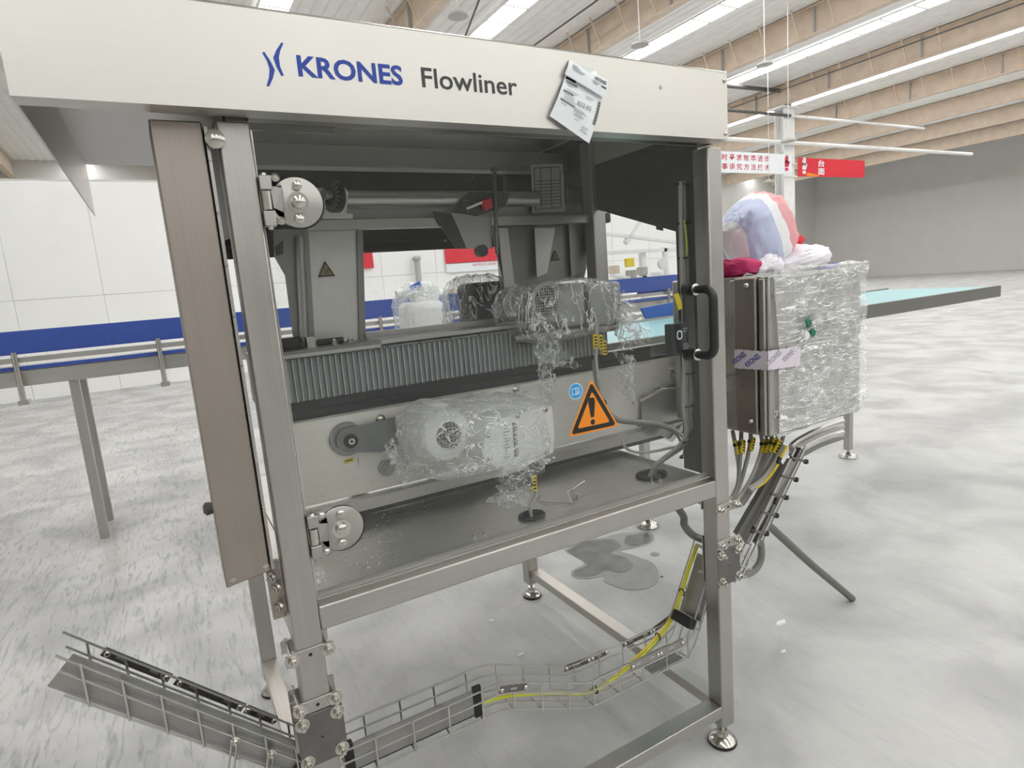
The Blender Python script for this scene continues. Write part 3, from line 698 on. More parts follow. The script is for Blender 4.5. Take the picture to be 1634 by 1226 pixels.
part('upright_tube', m_inner, MB().cyl(PY(478, 378, .585), PY(486, 545, .585), .014, 12), pl)
part('catch', m_blackp, MB().prism([PY(440, 393, .59), PY(452, 383, .59), PY(452, 405, .59), PY(442, 408, .59)], (0, .012, 0)), pl)
sheet([(579, 368), (584, 552), (574, 552), (570, 368)], .61, m_dark, .03, 'upright_flange')
sheet([(783, 362), (949, 359), (932, 445), (806, 462)], .66, m_dark)
sheet([(795, 364), (810, 364), (822, 458), (806, 460)], .64, m_up, name='upright_flange')
sheet([(853, 364), (886, 364), (873, 436), (857, 443)], .63, m_up, name='tapered_bracket')
sheet([(905, 300), (934, 300), (936, 430), (912, 442)], .64, m_inner, name='tapered_bracket')
sheet([(720, 340), (783, 346), (786, 397), (745, 397)], .57, m_inner, name='deflector_plate')
sheet([(690, 338), (722, 342), (746, 397), (727, 397)], .575, m_blackp, name='deflector_arm')
part('roller_end', m_blackp, MB().cyl(PY(771, 400, .55), PY(771, 400, .55) + Vector((0, .03, 0)), .020, 20))
part('hanger_rod', m_dark, MB().cyl(PY(789, 272, .555), PY(793, 405, .555), .007, 8).lathe(PY(789, 268, .555), (0, 0, -1), [(.014, 0), (.014, .012)], 12))
sheet([(735, 318), (750, 306), (815, 308), (806, 330), (760, 345), (735, 338)], .565, m_shade, name='rod_bracket')
part('rod_clamp', m_red, MB().obox(PY(777, 326, .545), (.017, 0, .004), (0, .010, 0), (-.003, 0, .017)), bev=.004, label='red clamp block')  # red reflection in the door glass, built as a solid block
part('indicator_rod', m_paper, MB().cyl(PY(745, 333, .53), PY(769, 323, .53), .0042, 10), label='short white rod')  # reflected light tube, built as a white rod
for (u, v, s) in ((520, 431, 1.0), (886, 409, .8)):
    c = PY(u, v, .618 if u < 600 else .657); r = .027 * s
    T = [c + Vector((0, 0, r * 1.05)), c + Vector((-r, 0, -r * .75)), c + Vector((r, 0, -r * .75))]
    mb = MB(); tri(mb, *T, .002, c.y - .0004, 3); q = part('warning_triangle', m_black_ink, mb, label='small olive warning triangle', smooth=False)
    mb = MB(); tri(mb, *shrink(T, .70), .002, c.y - .0009, 3); part('triangle_field', m_olive, mb, q, smooth=False)
    mb = MB()
    for i in range(4): mb.bar(c + Vector((-.006 + i * .004, -.0015, -.010)), c + Vector((-.004 + i * .003, -.0015, .004)), .0016, .0006)
    mb.box(c.x - .009, c.x + .009, c.y - .0017, c.y - .0013, c.z - .013, c.z - .010); part('triangle_symbol', m_black_ink, mb, q, smooth=False)

# ================================================================== SLAT CONVEYOR inside
conv = thing('slat_conveyor', 'slatted grey side belt conveyor behind the glass door', 'conveyor', (.7, .6, .958))
cpart = lambda name, mat, mb, parent=conv, **k: part(name, mat, mb, parent, **k)
first = None
N = 67
for i in range(N):
    x = .132 + i * .0176
    if first is None:
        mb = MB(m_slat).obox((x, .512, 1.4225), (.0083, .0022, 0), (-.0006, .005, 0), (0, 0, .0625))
        mb.use(m_slat); mb.use(m_slat_glint).box(x - .0084, x - .0066, .500, .508, 1.360, 1.485)
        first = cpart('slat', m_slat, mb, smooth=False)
    else:
        o = first.copy(); C.objects.link(o); o.location = Vector(first.location) + Vector((i * .0176, 0, .0007 * math.sin(i * 2.3)))
cpart('belt_back', m_blackp, MB().box(.12, 1.32, .525, .53, 1.36, 1.49))
for i in range(11):
    x = .13 + i * .106
    cpart('top_link', m_greyp, MB().box(x, x + .1, .497, .53, 1.4865, 1.4925), smooth=False)
cpart('cap_rail', m_steel_x, MB().box(.41, 1.31, .50, .56, 1.497, 1.511), bev=.002)
cpart('cap_rail', m_steel_x, MB().box(.41, 1.31, .60, .64, 1.512, 1.532), bev=.002)
cpart('wear_strip', m_black, MB().box(.41, 1.31, .56, .60, 1.495, 1.505))
bb = cpart('bearing_block', m_dark, MB().box(.10, .425, .49, .64, 1.488, 1.512), bev=.003)
cpart('bearing_lip', m_steel_x, MB().box(.10, .42, .485, .49, 1.490, 1.500), bb)
for (u, v) in ((468, 553), (515, 560), (541, 552), (567, 549), (530, 561)):
    p = PZ(u, v, 1.512)
    if p.y > .66: p.y = .61
    cpart('block_bolt', m_chrome, MB().bolt((p.x, min(max(p.y, .51), .62), 1.512), (0, 0, 1), .009, .009), bb)
cpart('block_arm', m_blackp, MB().box(.12, .2, .56, .62, 1.512, 1.545).box(.25, .33, .56, .58, 1.512, 1.530), bb, bev=.004)
cpart('block_key', m_chrome, MB().box(.208, .232, .50, .53, 1.505, 1.545), bb, bev=.002)
cpart('chain_guide', m_blackp, MB().box(.07, 1.9, .52, .56, 1.30, 1.36).box(.07, 1.9, .51, .53, 1.318, 1.33))
sp = cpart('side_plate', m_plate, MB().box(.065, 2.2, .50, .504, 1.045, 1.3015).box(.065, 2.2, .50, .512, 1.2995, 1.3035))
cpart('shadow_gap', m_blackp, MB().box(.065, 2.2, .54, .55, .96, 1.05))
cpart('ledge', m_steel_x, MB().prism([(.065, .47, 1.0), (.065, .47, 1.036), (.065, .505, 1.042), (.065, .56, 1.042), (.065, .56, 1.0)], (2.1, 0, 0)))
for x in (.3, 1.0): cpart('support_leg', m_dark, MB().box(x, x + .05, .58, .63, .958, 1.3), bev=.003)
cpart('cross_beam', m_inner, MB().box(.07, 1.3, .74, .80, 1.34, 1.50), bev=.003)
def bolt_at(u, v, y, r=.009, parent=sp): return cpart('plate_bolt', m_chrome, MB().bolt(PY(u, v, y), (0, -1, 0), r, .008), parent)
bolt_at(607, 669, .50, .010); bolt_at(823, 622, .50, .009); bolt_at(1077, 643, .50, .012); bolt_at(1073, 600, .50, .013); bolt_at(835, 625, .5, .004)
for (u, v, r) in ((553, 700, 0), ):
    c = PY(u, v, .498)
    rd = cpart('drive_disc', m_inner, MB().lathe(c, (0, -1, 0), [(.052, 0), (.052, .010), (.049, .013)], 36), sp)
    cpart('bearing_ring', m_black, MB().lathe(c + Vector((.004, -.034, -.002)), (0, -1, 0), [(.021, -.02), (.021, .004), (.016, .006)], 22), sp)
    cpart('shaft_end', m_chrome, MB().lathe(c + Vector((.004, -.036, -.002)), (0, -1, 0), [(.010, 0), (.010, .008), (.0045, .008), (.0045, .004)], 14), sp)
    arm = [c + Vector((math.cos(a) * .037, -.018, math.sin(a) * .037)) for a in [math.pi * (.5 + i / 12) for i in range(13)]]
    cpart('torque_arm', m_greyp, MB().prism(arm + [c + Vector((.09, -.018, -.055)), c + Vector((.26, -.018, -.045)), c + Vector((.26, -.018, .05)), c + Vector((.03, -.018, .037))], (0, -.014, 0)), sp)
c = PY(616, 746, .50)
cpart('plate_roller', m_inner, MB().lathe(c, (0, -1, 0), [(.026, 0), (.026, .012), (.020, .014), (.020, .024), (.012, .026), (.012, .034)], 24), sp)
c = PY(557, 735, .50)
q = cpart('yellow_plate_tag', m_yellow, MB().obox(c, (.016, 0, .002), (0, .001, 0), (-.001, 0, .006)), sp)
mb = MB()
for i in range(5): mb.box(c.x - .011 + i * .0045, c.x - .0085 + i * .0045, c.y - .002, c.y - .0012, c.z - .002, c.z + .003)
cpart('tag_print', m_black_ink, mb, sp, smooth=False)
c = PY(571, 736, .5); cpart('hook', m_wire, MB().tube([c + Vector((0, -.004, .012)), c + Vector((.001, -.006, -.002)), c + Vector((-.003, -.008, -.012))], .0018, 6), sp)
# bolts and small brackets on the right half of the side plate
c = PY(1072, 690, .47)
cpart('plate_bracket', m_steel_x, MB().prism([PY(1068, 690, .47), PY(1030, 622, .47), PY(1088, 600, .47), PY(1089, 662, .47)][::-1] if False else [PY(1024, 632, .485), PY(1089, 606, .485), PY(1089, 660, .485), PY(1024, 690, .485)], (0, .003, 0)), sp)
cpart('plate_rod', m_chrome, MB().tube([PY(1021, 640, .44), PY(1056, 622, .44), PY(1066, 620, .44), PY(1090, 621, .44)], .0045, 8), sp)
cpart('plate_rod', m_chrome, MB().tube([PY(1040, 620, .45), PY(1052, 614, .45), PY(1055, 622, .45), PY(1050, 628, .45)], .003, 8), sp)
cpart('plate_rod', m_chrome, MB().cyl(PY(1068, 590, .46), PY(1087, 588, .46), .006, 8), sp)
b = thing('angle_bracket', 'small bent sheet metal angle below the side plate beside the upright cables', 'bracket', PY(1068, 695, .42))
part('leaf', m_inner, MB().prism([PY(1052, 693, .42), PY(1089, 676, .42), PY(1090, 688, .42), PY(1072, 705, .42)], (0, .003, 0)), b)
part('leaf', m_white, MB().prism([PY(1059, 701, .41), PY(1070, 700, .41), PY(1090, 678, .41), PY(1092, 684, .41), PY(1073, 706, .41)], (0, .003, 0)), b)

# ================================================================== GEAR MOTORS AND THEIR FILM
def sgnpow(a, e): return math.copysign(abs(a) ** e, a)
def hull(c, rx, ry, rz, amp, seed, e=.65, nu=72, nv=44, droop=0.0, fq=14, cut=None):
    """crumpled skin of film round a rounded block"""
    c = Vector(c)
    def fn(u, v):
        a = u * 2 * math.pi; b2 = (v - .5) * math.pi * .995
        p = Vector((rx * sgnpow(math.cos(b2), e) * sgnpow(math.cos(a), e), ry * sgnpow(math.cos(b2), e) * sgnpow(math.sin(a), e), rz * sgnpow(math.sin(b2), e)))
        q = Vector((p.x * fq + seed, p.y * fq, p.z * fq))
        if u >= 1: q = Vector((rx * sgnpow(math.cos(b2), e) * fq + seed, 0, p.z * fq))
        n = noise.noise(q) * .6 + abs(noise.noise(q * 2.3)) * .8 + noise.noise(q * 5.1) * .25
        d = p.normalized() if p.length > 1e-6 else Vector((0, 0, 1))
        p = p + d * n * amp
        if droop and p.z < 0: p.z -= droop * max(0, noise.noise(Vector((p.x * 9 + seed, p.y * 9, 3))) + .2)
        return c + p
    return MB().grid(fn, nu, nv)
def drape(p0, p1, q0, q1, amp, seed, nu=22, nv=34, pinch=.0):
    """hanging crumpled sheet between top edge p0-p1 and bottom edge q0-q1"""
    p0, p1, q0, q1 = map(Vector, (p0, p1, q0, q1))
    def fn(u, v):
        a = p0.lerp(p1, u); b2 = q0.lerp(q1, u); p = a.lerp(b2, v)
        mid = (p0.lerp(p1, .5)).lerp(q0.lerp(q1, .5), v); p = p.lerp(mid, pinch * math.sin(v * math.pi))
        n = Vector((noise.noise(Vector((u * 6 + seed, v * 7, 1))), noise.noise(Vector((u * 7 + seed, v * 9, 5))) * 1.6, noise.noise(Vector((u * 5, v * 5 + seed, 9))) * .7))
        n2 = Vector((noise.noise(Vector((u * 17 + seed, v * 19, 1))), noise.noise(Vector((u * 19, v * 17 + seed, 5))), 0))
        return p + n * amp * (.4 + v) + n2 * amp * .5
    return MB().grid(fn, nu, nv)
# lower motor, in front of the side plate
mo = thing('gear_motor', 'pale gear motor bolted low on the conveyor side plate, terminal box towards the glass', 'motor', (.70, .30, 1.19))
bc = PY(713, 694, .27)
part('motor_body', m_motor, MB().lathe(bc + Vector((0, -.015, 0)), (-.08, 1, .02), [(.045, 0), (.072, .006), (.084, .03), (.088, .06), (.088, .16), (.075, .19), (.06, .21)], 40), mo, bev=0)
fg = part('fan_grille', m_blackp, MB().lathe(bc + Vector((0, -.0155, 0)), (-.08, 1, .02), [(.040, 0), (.040, .004)], 28), mo)
for i in range(-3, 4):
    h = math.sqrt(max(.040 ** 2 - (i * .011) ** 2, 0))
    part('grille_wire', m_chrome, MB().cyl(bc + Vector((i * .011, -.018, -h)), bc + Vector((i * .011, -.018, h)), .0014, 6), fg)
    part('grille_wire', m_chrome, MB().cyl(bc + Vector((-h, -.018, i * .011)), bc + Vector((h, -.018, i * .011)), .0014, 6), fg)
for (a, r) in ((.4, .078), (1.9, .078), (3.5, .078), (5.0, .078)):
    part('case_screw', m_chrome, MB().lathe(bc + Vector((math.cos(a) * r, .0, math.sin(a) * r)), (0, -1, 0), [(.006, 0), (.006, .006)], 8), mo)
part('gear_case', m_motor, MB().obox(PY(672, 690, .40), (.055, 0, .004), (0, .085, 0), (-.004, 0, .060)), mo, bev=.022, seg=4)
yb = .165
tb = [PY(u, v, yb) for u, v in ((770, 701), (771, 730), (797, 754), (838, 744), (882, 722), (884, 690), (879, 648), (829, 661), (787, 674))]
part('terminal_box', m_motor, MB().prism(tb, (-.01, .13, 0)), mo, bev=.008)
cv = part('box_cover', m_motor, MB().prism([p + Vector((.0, -.006, 0)) + (Vector((.824, 0, 1.19)) * 0) for p in tb], (0, .006, 0)), mo, bev=.003)
for (u, v) in ((779, 695), (781, 732), (799, 748), (792, 671), (826, 664), (870, 654), (872, 722)):
    part('cover_screw', m_chrome, MB().lathe(PY(u, v, yb - .006), (0, -1, 0), [(.0075, 0), (.0075, .003), (.004, .006)], 12), cv)
la, lb_, lc, ld = [PY(u, v, yb - .0066) for u, v in ((800, 677), (825, 672), (828, 730), (804, 736))]
lb2 = part('rating_label', m_label, MB().prism([la, lb_, lc, ld], (0, .0005, 0)), cv, smooth=False)
mb = MB(); rx_, rz_ = lb_ - la, ld - la
for i in range(11):
    o = la + rx_ * .06 + rz_ * (.04 + i * .086) + Vector((0, -.0005, 0)); l = random.uniform(.3, .55)
    mb.add([o, o + rx_ * l, o + rx_ * l + rz_ * .035, o + rz_ * .035], [(0, 1, 2, 3)])
part('label_print', m_soft_ink, mb, lb2, smooth=False)
mb = MB()
for i in range(26):
    o = la + rx_ * .68 + rz_ * (.03 + i * .036) + Vector((0, -.0005, 0)); k = .022 if i % 3 else .030
    mb.add([o, o + rx_ * .16, o + rx_ * .16 + rz_ * k, o + rz_ * k], [(0, 1, 2, 3)])
for i in range(12):
    o = la + rx_ * .88 + rz_ * (.06 + i * .075) + Vector((0, -.0005, 0))
    mb.add([o, o + rx_ * .07, o + rx_ * .07 + rz_ * .045, o + rz_ * .045], [(0, 1, 2, 3)])
part('label_barcode', m_black_ink, mb, lb2, smooth=False)
gl = PY(852, 740, .19)
part('cable_gland', m_gearbox, MB().lathe(gl, (0, 0, -1), [(.014, -.012), (.014, 0), (.017, 0), (.017, .012), (.011, .018), (.011, .03)], 12), mo)
mc = tag(MB().tube(smooth_path([gl + Vector((0, 0, -.03)), gl + Vector((-.003, -.004, -.07)), gl + Vector((-.006, -.006, -.10)), (.7225, .176, .985), (.7243, .175, .952)]), .0055, 10).build('motor_cable', m_cable_light), 'pale cable hanging from the low motor into the black pan grommet', 'cable')
def cable_tag(p, d, parent=None, s=1.0, lbl=None, cat='tag'):
    """yellow clip-on cable marker along direction d"""
    d = Vector(d).normalized(); sd = d.cross(Vector((0, 1, 0))).normalized(); n = sd.cross(d)
    mb = MB().obox(p, sd * .0075 * s, n * .004 * s, d * .021 * s)
    o = mb.build('cable_tag', m_yellow, parent, .0015)
    mb = MB()
    for i in range(4): mb.obox(Vector(p) - n * .0042 * s + d * (.013 - i * .009) * s, sd * .0045 * s, n * .0004, d * .0022 * s)
    k = mb.build('tag_print', m_black_ink, o if parent is None else parent, 0, False)
    return o
gt = MB().obox((0, 0, 0), (.008, 0, 0), (0, .004, 0), (0, 0, .026))
p = PY(852, 771, .18)
t = cable_tag(p, (0.02, 0, 1), mc if False else None, 1.15)
tag(t, 'yellow cable marker just under the low motor', 'tag')
part('tie_head', m_black, MB().obox(p + Vector((-.014, -.004, 0)), (.005, 0, 0), (0, .004, 0), (0, 0, .005)), t)
f1 = hull(PY(757, 692, .29), .205, .158, .100, .014, 3.1, .50, 96, 54).build('plastic_wrap', m_film_dense)
tag(f1, 'crumpled clear film wrapped round the low pale gear motor', 'plastic film')
f2 = drape(PY(785, 742, .17), PY(888, 728, .15), PY(782, 800, .16), PY(835, 815, .14), .020, 7.7, pinch=.3).build('film_tail', m_film_dense)
tag(f2, 'crumpled film tail hanging under the terminal box of the low motor', 'plastic film')
f3 = drape(PY(640, 668, .34), PY(662, 740, .30), PY(612, 712, .36), PY(648, 785, .34), .018, 2.2, pinch=.2).build('film_tail', m_film)
tag(f3, 'loose film flap hanging left of the low motor over the plate roller', 'plastic film')
f4 = drape(PY(668, 640, .40), PY(850, 622, .32), PY(650, 660, .22), PY(885, 650, .15), .010, 4.2).build('plastic_sheet', m_film_dense)
tag(f4, 'film sheet stretched over the top of the low motor', 'plastic film')
# upper motor with the round fan grille
m2 = thing('gear_motor', 'grey gear motor with round mesh fan grille above the slat belt', 'motor', (1.0, .5, 1.51))
fc = PY(875, 481, .40)
part('fan_cover', m_motor2, MB().lathe(fc, (.02, 1, 0), [(.052, 0), (.066, .004), (.072, .018), (.072, .13), (.06, .14)], 40), m2)
g = part('fan_opening', m_blackp, MB().lathe(fc + Vector((0, -.0005, 0)), (0, 1, 0), [(.051, 0), (.051, .003)], 32), m2)
for i in range(-5, 6):
    h = math.sqrt(max(.051 ** 2 - (i * .0092) ** 2, 0))
    part('grille_wire', m_wire, MB().cyl(fc + Vector((i * .0092, -.004, -h)), fc + Vector((i * .0092, -.004, h)), .0012, 6), g)
    part('grille_wire', m_wire, MB().cyl(fc + Vector((-h, -.004, i * .0092)), fc + Vector((h, -.004, i * .0092)), .0012, 6), g)
for r in (.010, .017): part('grille_ring', m_wire, MB().tube([fc + Vector((r * math.cos(a), -.004, r * math.sin(a))) for a in [i * math.pi / 8 for i in range(17)]], .0016, 6, False), g)
part('motor_body', m_motor2, MB().box(1.045, 1.155, .42, .60, 1.485, 1.635), m2, bev=.018, seg=3)
part('terminal_box', m_motor2, MB().box(1.160, 1.315, .42, .60, 1.475, 1.628), m2, bev=.014, seg=3)
part('body_rib', m_blackp, MB().box(1.152, 1.164, .416, .60, 1.50, 1.60), m2, bev=.002)
part('mount_flange', m_dark, MB().box(.90, 1.29, .46, .60, 1.445, 1.478), m2, bev=.006)
part('mount_bar', m_inner, MB().cyl((.86, .44, 1.468), (1.30, .44, 1.462), .014, 12), m2)
part('cable_gland', m_cable_light, MB().lathe(PY(950, 506, .40), (0, 0, -1), [(.009, 0), (.009, .014), (.012, .014), (.012, .03), (.007, .04), (.007, .05)], 12), m2)
f5 = hull((1.08, .50, 1.545), .225, .125, .105, .016, 9.4, .6, 80, 46).build('plastic_wrap', m_film)
tag(f5, 'clear film wrapped round the upper motor with the fan grille', 'plastic film')
f6 = drape(PY(845, 500, .37), PY(910, 492, .36), PY(858, 590, .38), PY(888, 600, .37), .020, 5.5, pinch=.1).build('film_tail', m_film)
tag(f6, 'twisted film tail hanging below the fan grille over the slats', 'plastic film')
f6b = drape(PY(858, 588, .38), PY(888, 598, .37), PY(860, 640, .40), PY(878, 640, .39), .016, 8.5, 12, 14).build('film_tail', m_film)
tag(f6b, 'lowest wisp of film below the slat belt, above the low motor', 'plastic film')
f7 = drape(PY(968, 450, .40), PY(1008, 470, .42), PY(985, 560, .40), PY(1035, 540, .42), .026, 1.5, pinch=.3).build('film_tail', m_film)
tag(f7, 'film flap hanging off the right end of the upper motor', 'plastic film')
f8 = drape(PY(980, 560, .40), PY(1012, 566, .40), PY(995, 630, .40), PY(1016, 648, .40), .018, 6.5, 14, 22, pinch=.2).build('film_tail', m_film)
tag(f8, 'narrow pointed film tail in front of the side plate, right of the orange sign', 'plastic film')
f9 = drape(PY(850, 560, .40), PY(905, 560, .44), PY(880, 585, .45), PY(930, 588, .47), .016, 3.9, 14, 14).build('film_tail', m_film)
tag(f9, 'small film fold under the slat belt beside the fan grille tail', 'plastic film')
# dark gearbox further back
m3 = thing('gearbox', 'dark rounded gearbox under film between the sheet metal uprights', 'gearbox', (.97, .85, 1.5))
a, b2 = PY(748, 452, .86), PY(812, 524, .86)
part('gear_case', m_gearbox, MB().box(a.x, b2.x + .02, .86, 1.0, b2.z, a.z), m3, bev=.03, seg=4)
part('case_lid', m_gearbox, MB().box(a.x + .03, b2.x, .852, .86, b2.z + .03, a.z - .03), m3, bev=.006)
part('case_foot', m_chrome, MB().box(a.x + .04, a.x + .09, .84, .9, b2.z - .03, b2.z), m3, bev=.004)
f10 = hull(((a.x + b2.x) / 2 - .02, .92, (a.z + b2.z) / 2), .135, .10, .125, .016, 12.2, .6, 60, 36).build('plastic_wrap', m_film)
tag(f10, 'clear film wrapped round the dark gearbox', 'plastic film')
# cables inside the right end of the machine
def cable(pts, r, m, label, n=8, name='cable', cat='cable', grp=None):
    return tag(MB().tube(smooth_path(pts), r, n).build(name, m), label, cat, grp)
c1 = cable([PY(951, 518, .38), PY(952, 545, .37), PY(951, 575, .35), PY(956, 615, .32), PY(967, 650, .30), PY(985, 667, .27), PY(1018, 672, .24), PY(1055, 677, .21), PY(1080, 688, .19), PY(1094, 706, .18), PY(1092, 724, .19)], .0062, m_cable_light, 'pale cable curving from the upper motor behind the orange sign to the bundle')
c1b = cable([PY(946, 575, .36), PY(951, 615, .33), PY(962, 652, .31), PY(984, 672, .28), PY(1018, 677, .25), PY(1055, 682, .22), PY(1078, 692, .20), PY(1089, 712, .19)], .0045, m_cable, 'thinner grey cable strapped alongside the pale motor cable')
for (u, v) in ((965, 644), (1019, 674), (1072, 684)):
    p = PY(u, v, .255 if u > 1000 else .30)
    t = tag(MB().tube([p + Vector((.0, .008 * math.cos(a), .012 * math.sin(a))) for a in [i * math.pi / 6 for i in range(13)]], .0022, 6, False).build('cable_tie', m_black), {965: 'black tie where the motor cable passes the orange sign', 1019: 'black tie on the level run of the motor cable', 1072: 'black tie on the motor cable nearest the upright bundle'}[u], 'cable tie')
cable([PY(1000, 690, .30), PY(994, 705, .28), PY(1000, 716, .24), PY(1015, 722, .20), PY(1040, 721, .19), PY(1065, 716, .19), PY(1086, 712, .19)], .005, m_cable_light, 'loose cable loop lying on the pan left of the upright bundle')
t = cable_tag(PY(949.5, 545, .365), (.0, 0, 1), None, 1.2); tag(t, 'left of two yellow cable markers below the upper motor', 'tag', None)
t = cable_tag(PY(958, 546, .372), (.0, 0, 1), None, 1.2); tag(t, 'right of two yellow cable markers below the upper motor', 'tag', None)
t = cable_tag(PY(964, 555, .42), (.0, 0, 1), None, 1.25); tag(t, 'longest ochre cable marker hanging behind the yellow pair', 'tag', None)
bun = ['leftmost pale cable of the upright bundle inside the door', 'second cable of the upright bundle inside the door', 'third cable of the upright bundle inside the door', 'rightmost cable of the upright bundle inside the door']
for i, (du, m) in enumerate(((-7, m_cable_light), (-2, m_cable_light), (3, m_cable), (7, m_cable_light))):
    y0 = .105 + (i % 2) * .010
    cable([PY(1089 + du * .5, 290, y0), PY(1091 + du * .7, 360, y0), PY(1094 + du, 430, y0), PY(1097 + du, 500, y0), PY(1098 + du, 580, y0), PY(1097 + du, 650, y0), PY(1098 + du * .9, 700, y0 + .03), (1.252 + du * .0013, .20, 1.0), (1.235 + du * .0018, .215, .952)], .0062, m, bun[i])
cable([PY(1091, 352, .096), PY(1094, 370, .095), PY(1096, 392, .095), PY(1096, 408, .095)], .0028, m_earth, 'thin yellow earth wire high in the upright bundle')
tl = ['topmost', 'second', 'third', 'fourth', 'fifth', 'sixth', 'lowest']
for i, v in enumerate((294, 357, 412, 596, 648, 704, 728)):
    u = {294: 1090, 357: 1091, 412: 1092, 596: 1099, 648: 1098, 704: 1098, 728: 1094}[v]
    p = PY(u, v, .11 if v < 700 else (.137 if v < 720 else .175))
    tag(MB().tube([p + Vector((.019 * math.cos(a), .014 * math.sin(a), .0)) for a in [k * math.pi / 7 for k in range(15)]], .003, 6, False).box(p.x - .026, p.x - .018, p.y - .006, p.y + .004, p.z - .004, p.z + .004).build('cable_tie', m_black), tl[i] + ' black tie round the upright cable bundle', 'cable tie')
cable([(1.235, .215, .948), PY(1087, 818, .17), PY(1092, 838, .15), PY(1104, 853, .13), PY(1118, 860, .12), PY(1128, 862, .12)], .013, m_cable, 'thick dark cable bundle looping under the window rail to the right post', 12, 'cable_bundle')
# loose wire bracket lying on the pan
p = [PZ(u, v, .9625) for u, v in ((858, 797), (865, 801), (912, 803), (920, 797), (921, 790), (862, 791))]
q = [PZ(u, v, .9625) for u, v in ((912, 800), (918, 778), (932, 763))]
wb = thing('bent_wire', 'bent steel wire lying loose on the pan right of the low motor cable', 'wire', p[2])
part('wire_loop', m_chrome, MB().tube([p[5], p[0], p[1], p[2], p[3], p[4]], .0018, 6), wb)
part('wire_arm', m_chrome, MB().tube([p[2], PZ(906, 786, .98), PZ(924, 766, .985)], .0018, 6), wb)
part('wire_arm', m_chrome, MB().tube([p[4], PZ(912, 782, .98), PZ(933, 768, .985)], .0018, 6), wb)
b = thing('film_scrap', 'small scrap of clear film in the lower left corner of the door', 'plastic film', PY(510, 920, .05))
part('film_sheet', m_film_dense, drape(PY(500, 905, .035), PY(515, 905, .05), PY(502, 938, .035), PY(522, 930, .05), .006, 2.7, 10, 12), b)
# printed card hanging inside
p0 = [PY(848, 264, .60), PY(897, 262, .60), PY(901, 337, .60), PY(850, 340, .60)]
cardt = thing('printed_card', 'grey laminated card with a ruled table hanging behind the glass', 'card', p0[0])
cb = part('card_sheet', m_table, MB().prism(p0, (0, .002, 0)), cardt, smooth=False)
mb = MB(); ux, uz = p0[1] - p0[0], p0[3] - p0[0]
def cl(a, b, wv):
    A = p0[0] + ux * a[0] + uz * a[1]; B = p0[0] + ux * b[0] + uz * b[1]; A.y = B.y = .5994; mb.bar(A, B, wv, .0004, (1, 0, 0) if abs(a[0] - b[0]) < .01 else (0, 0, 1))
for k in (.06, .34, .41, .48, .55, .62, .69, .76, .83, .93): cl((.08, k), (.92, k), .0022)
for k in (.08, .28, .62, .92): cl((k, .06), (k, .93), .0022)
part('card_lines', m_black_ink, mb, cardt, smooth=False)
part('card_border', m_pipe_grey, MB().tube([p + Vector((0, -.001, 0)) for p in p0 + [p0[0]]], .0022, 4), cardt)

# ================================================================== PAPER NOTE ON THE HOOD
def lerp2(q, u, v): return (q[0] * (1 - u) + q[1] * u) * (1 - v) + (q[3] * (1 - u) + q[2] * u) * v
pa = [PY(908, 95, -.0575), PY(970, 128, -.060), PY(965, 157, -.070), PY(901, 118, -.067)]
pb = [PY(902, 119, -.0575), PY(962, 150, -.058), PY(940, 229, -.070), PY(877, 185, -.064)]
note = thing('paper_note', 'white folded delivery note taped at a tilt on the steel hood', 'paper', pa[0])
def bent(q, bul):
    def fn(u, v): return lerp2(q, u, v) + Vector((0, -bul * math.sin(math.pi * v), 0))
    return fn
part('note_sheet', m_paper, MB().grid(bent(pb, .006), 6, 10), note)
part('note_flap', m_paper, MB().grid(bent(pa, .004), 6, 4), note)
part('sticky_tape', m_acryl, MB().grid(lambda u, v: lerp2([p + Vector((0, -.0012, 0)) for p in pa], .3 + .4 * u, -.1 + .3 * v), 2, 2), note)
def ink(q, u0, v0, u1, v1, mb, d, bul):
    f = bent(q, bul); mb.add([f(u0, v0) + d, f(u1, v0) + d, f(u1, v1) + d, f(u0, v1) + d], [(0, 1, 2, 3)])
d = Vector((0, -.0012, 0))
mb = MB(); mb2 = MB(); mb3 = MB()
for (u, v, l) in ((.10, .2, .14), (.10, .3, .2), (.10, .40, .32), (.12, .50, .26), (.62, .46, .2), (.62, .56, .14)): ink(pa, u, v, u + l, v + .045, mb, d, .004)
mb4 = MB(); put_text(mb4, 'KRONES', lerp2(pa, .66, .38) + d * 4, (pa[1] - pa[0]) * .30, (pa[0] - pa[3]) * .22, .03)
ink(pa, .84, .5, .97, .58, mb3, d, .004)
for (u, v, l) in ((.10, .17, .22), (.12, .21, .1), (.12, .29, .3), (.12, .33, .25), (.10, .41, .26), (.12, .46, .24), (.12, .5, .3), (.10, .62, .14), (.42, .56, .26), (.42, .59, .32), (.42, .62, .22), (.46, .66, .24), (.45, .69, .2), (.60, .22, .2), (.6, .26, .14), (.72, .80, .16), (.72, .84, .1), (.7, .88, .18), (.5, .76, .1)):
    ink(pb, u, v, u + l, v + .012, mb, d, .006)
for (u0, v, u1) in ((.06, .115, .36), (.06, .34, .32), (.06, .54, .44)):
    n = int((u1 - u0) / .016)
    for i in range(n): ink(pb, u0 + i * .016, v, u0 + i * .016 + (.011 if i % 3 else .006), v + .045, mb3, d, .006)
for i in range(24): ink(pb, .92, .18 + i * .020, .99, .18 + i * .020 + (.014 if i % 3 else .007), mb3, d, .006)
ink(pb, .03, .03, .28, .085, mb3, d, .006)
mb5 = MB(); put_text(mb5, '822-05', bent(pb, .006)(.44, .50) + d * 2, (pb[1] - pb[0]) * .36, (pb[0] - pb[3]) * .10, -.008)
part('note_text', m_soft_ink, mb, note, smooth=False); part('note_print', m_black_ink, mb3, note, smooth=False)['kind'] = 'stuff'
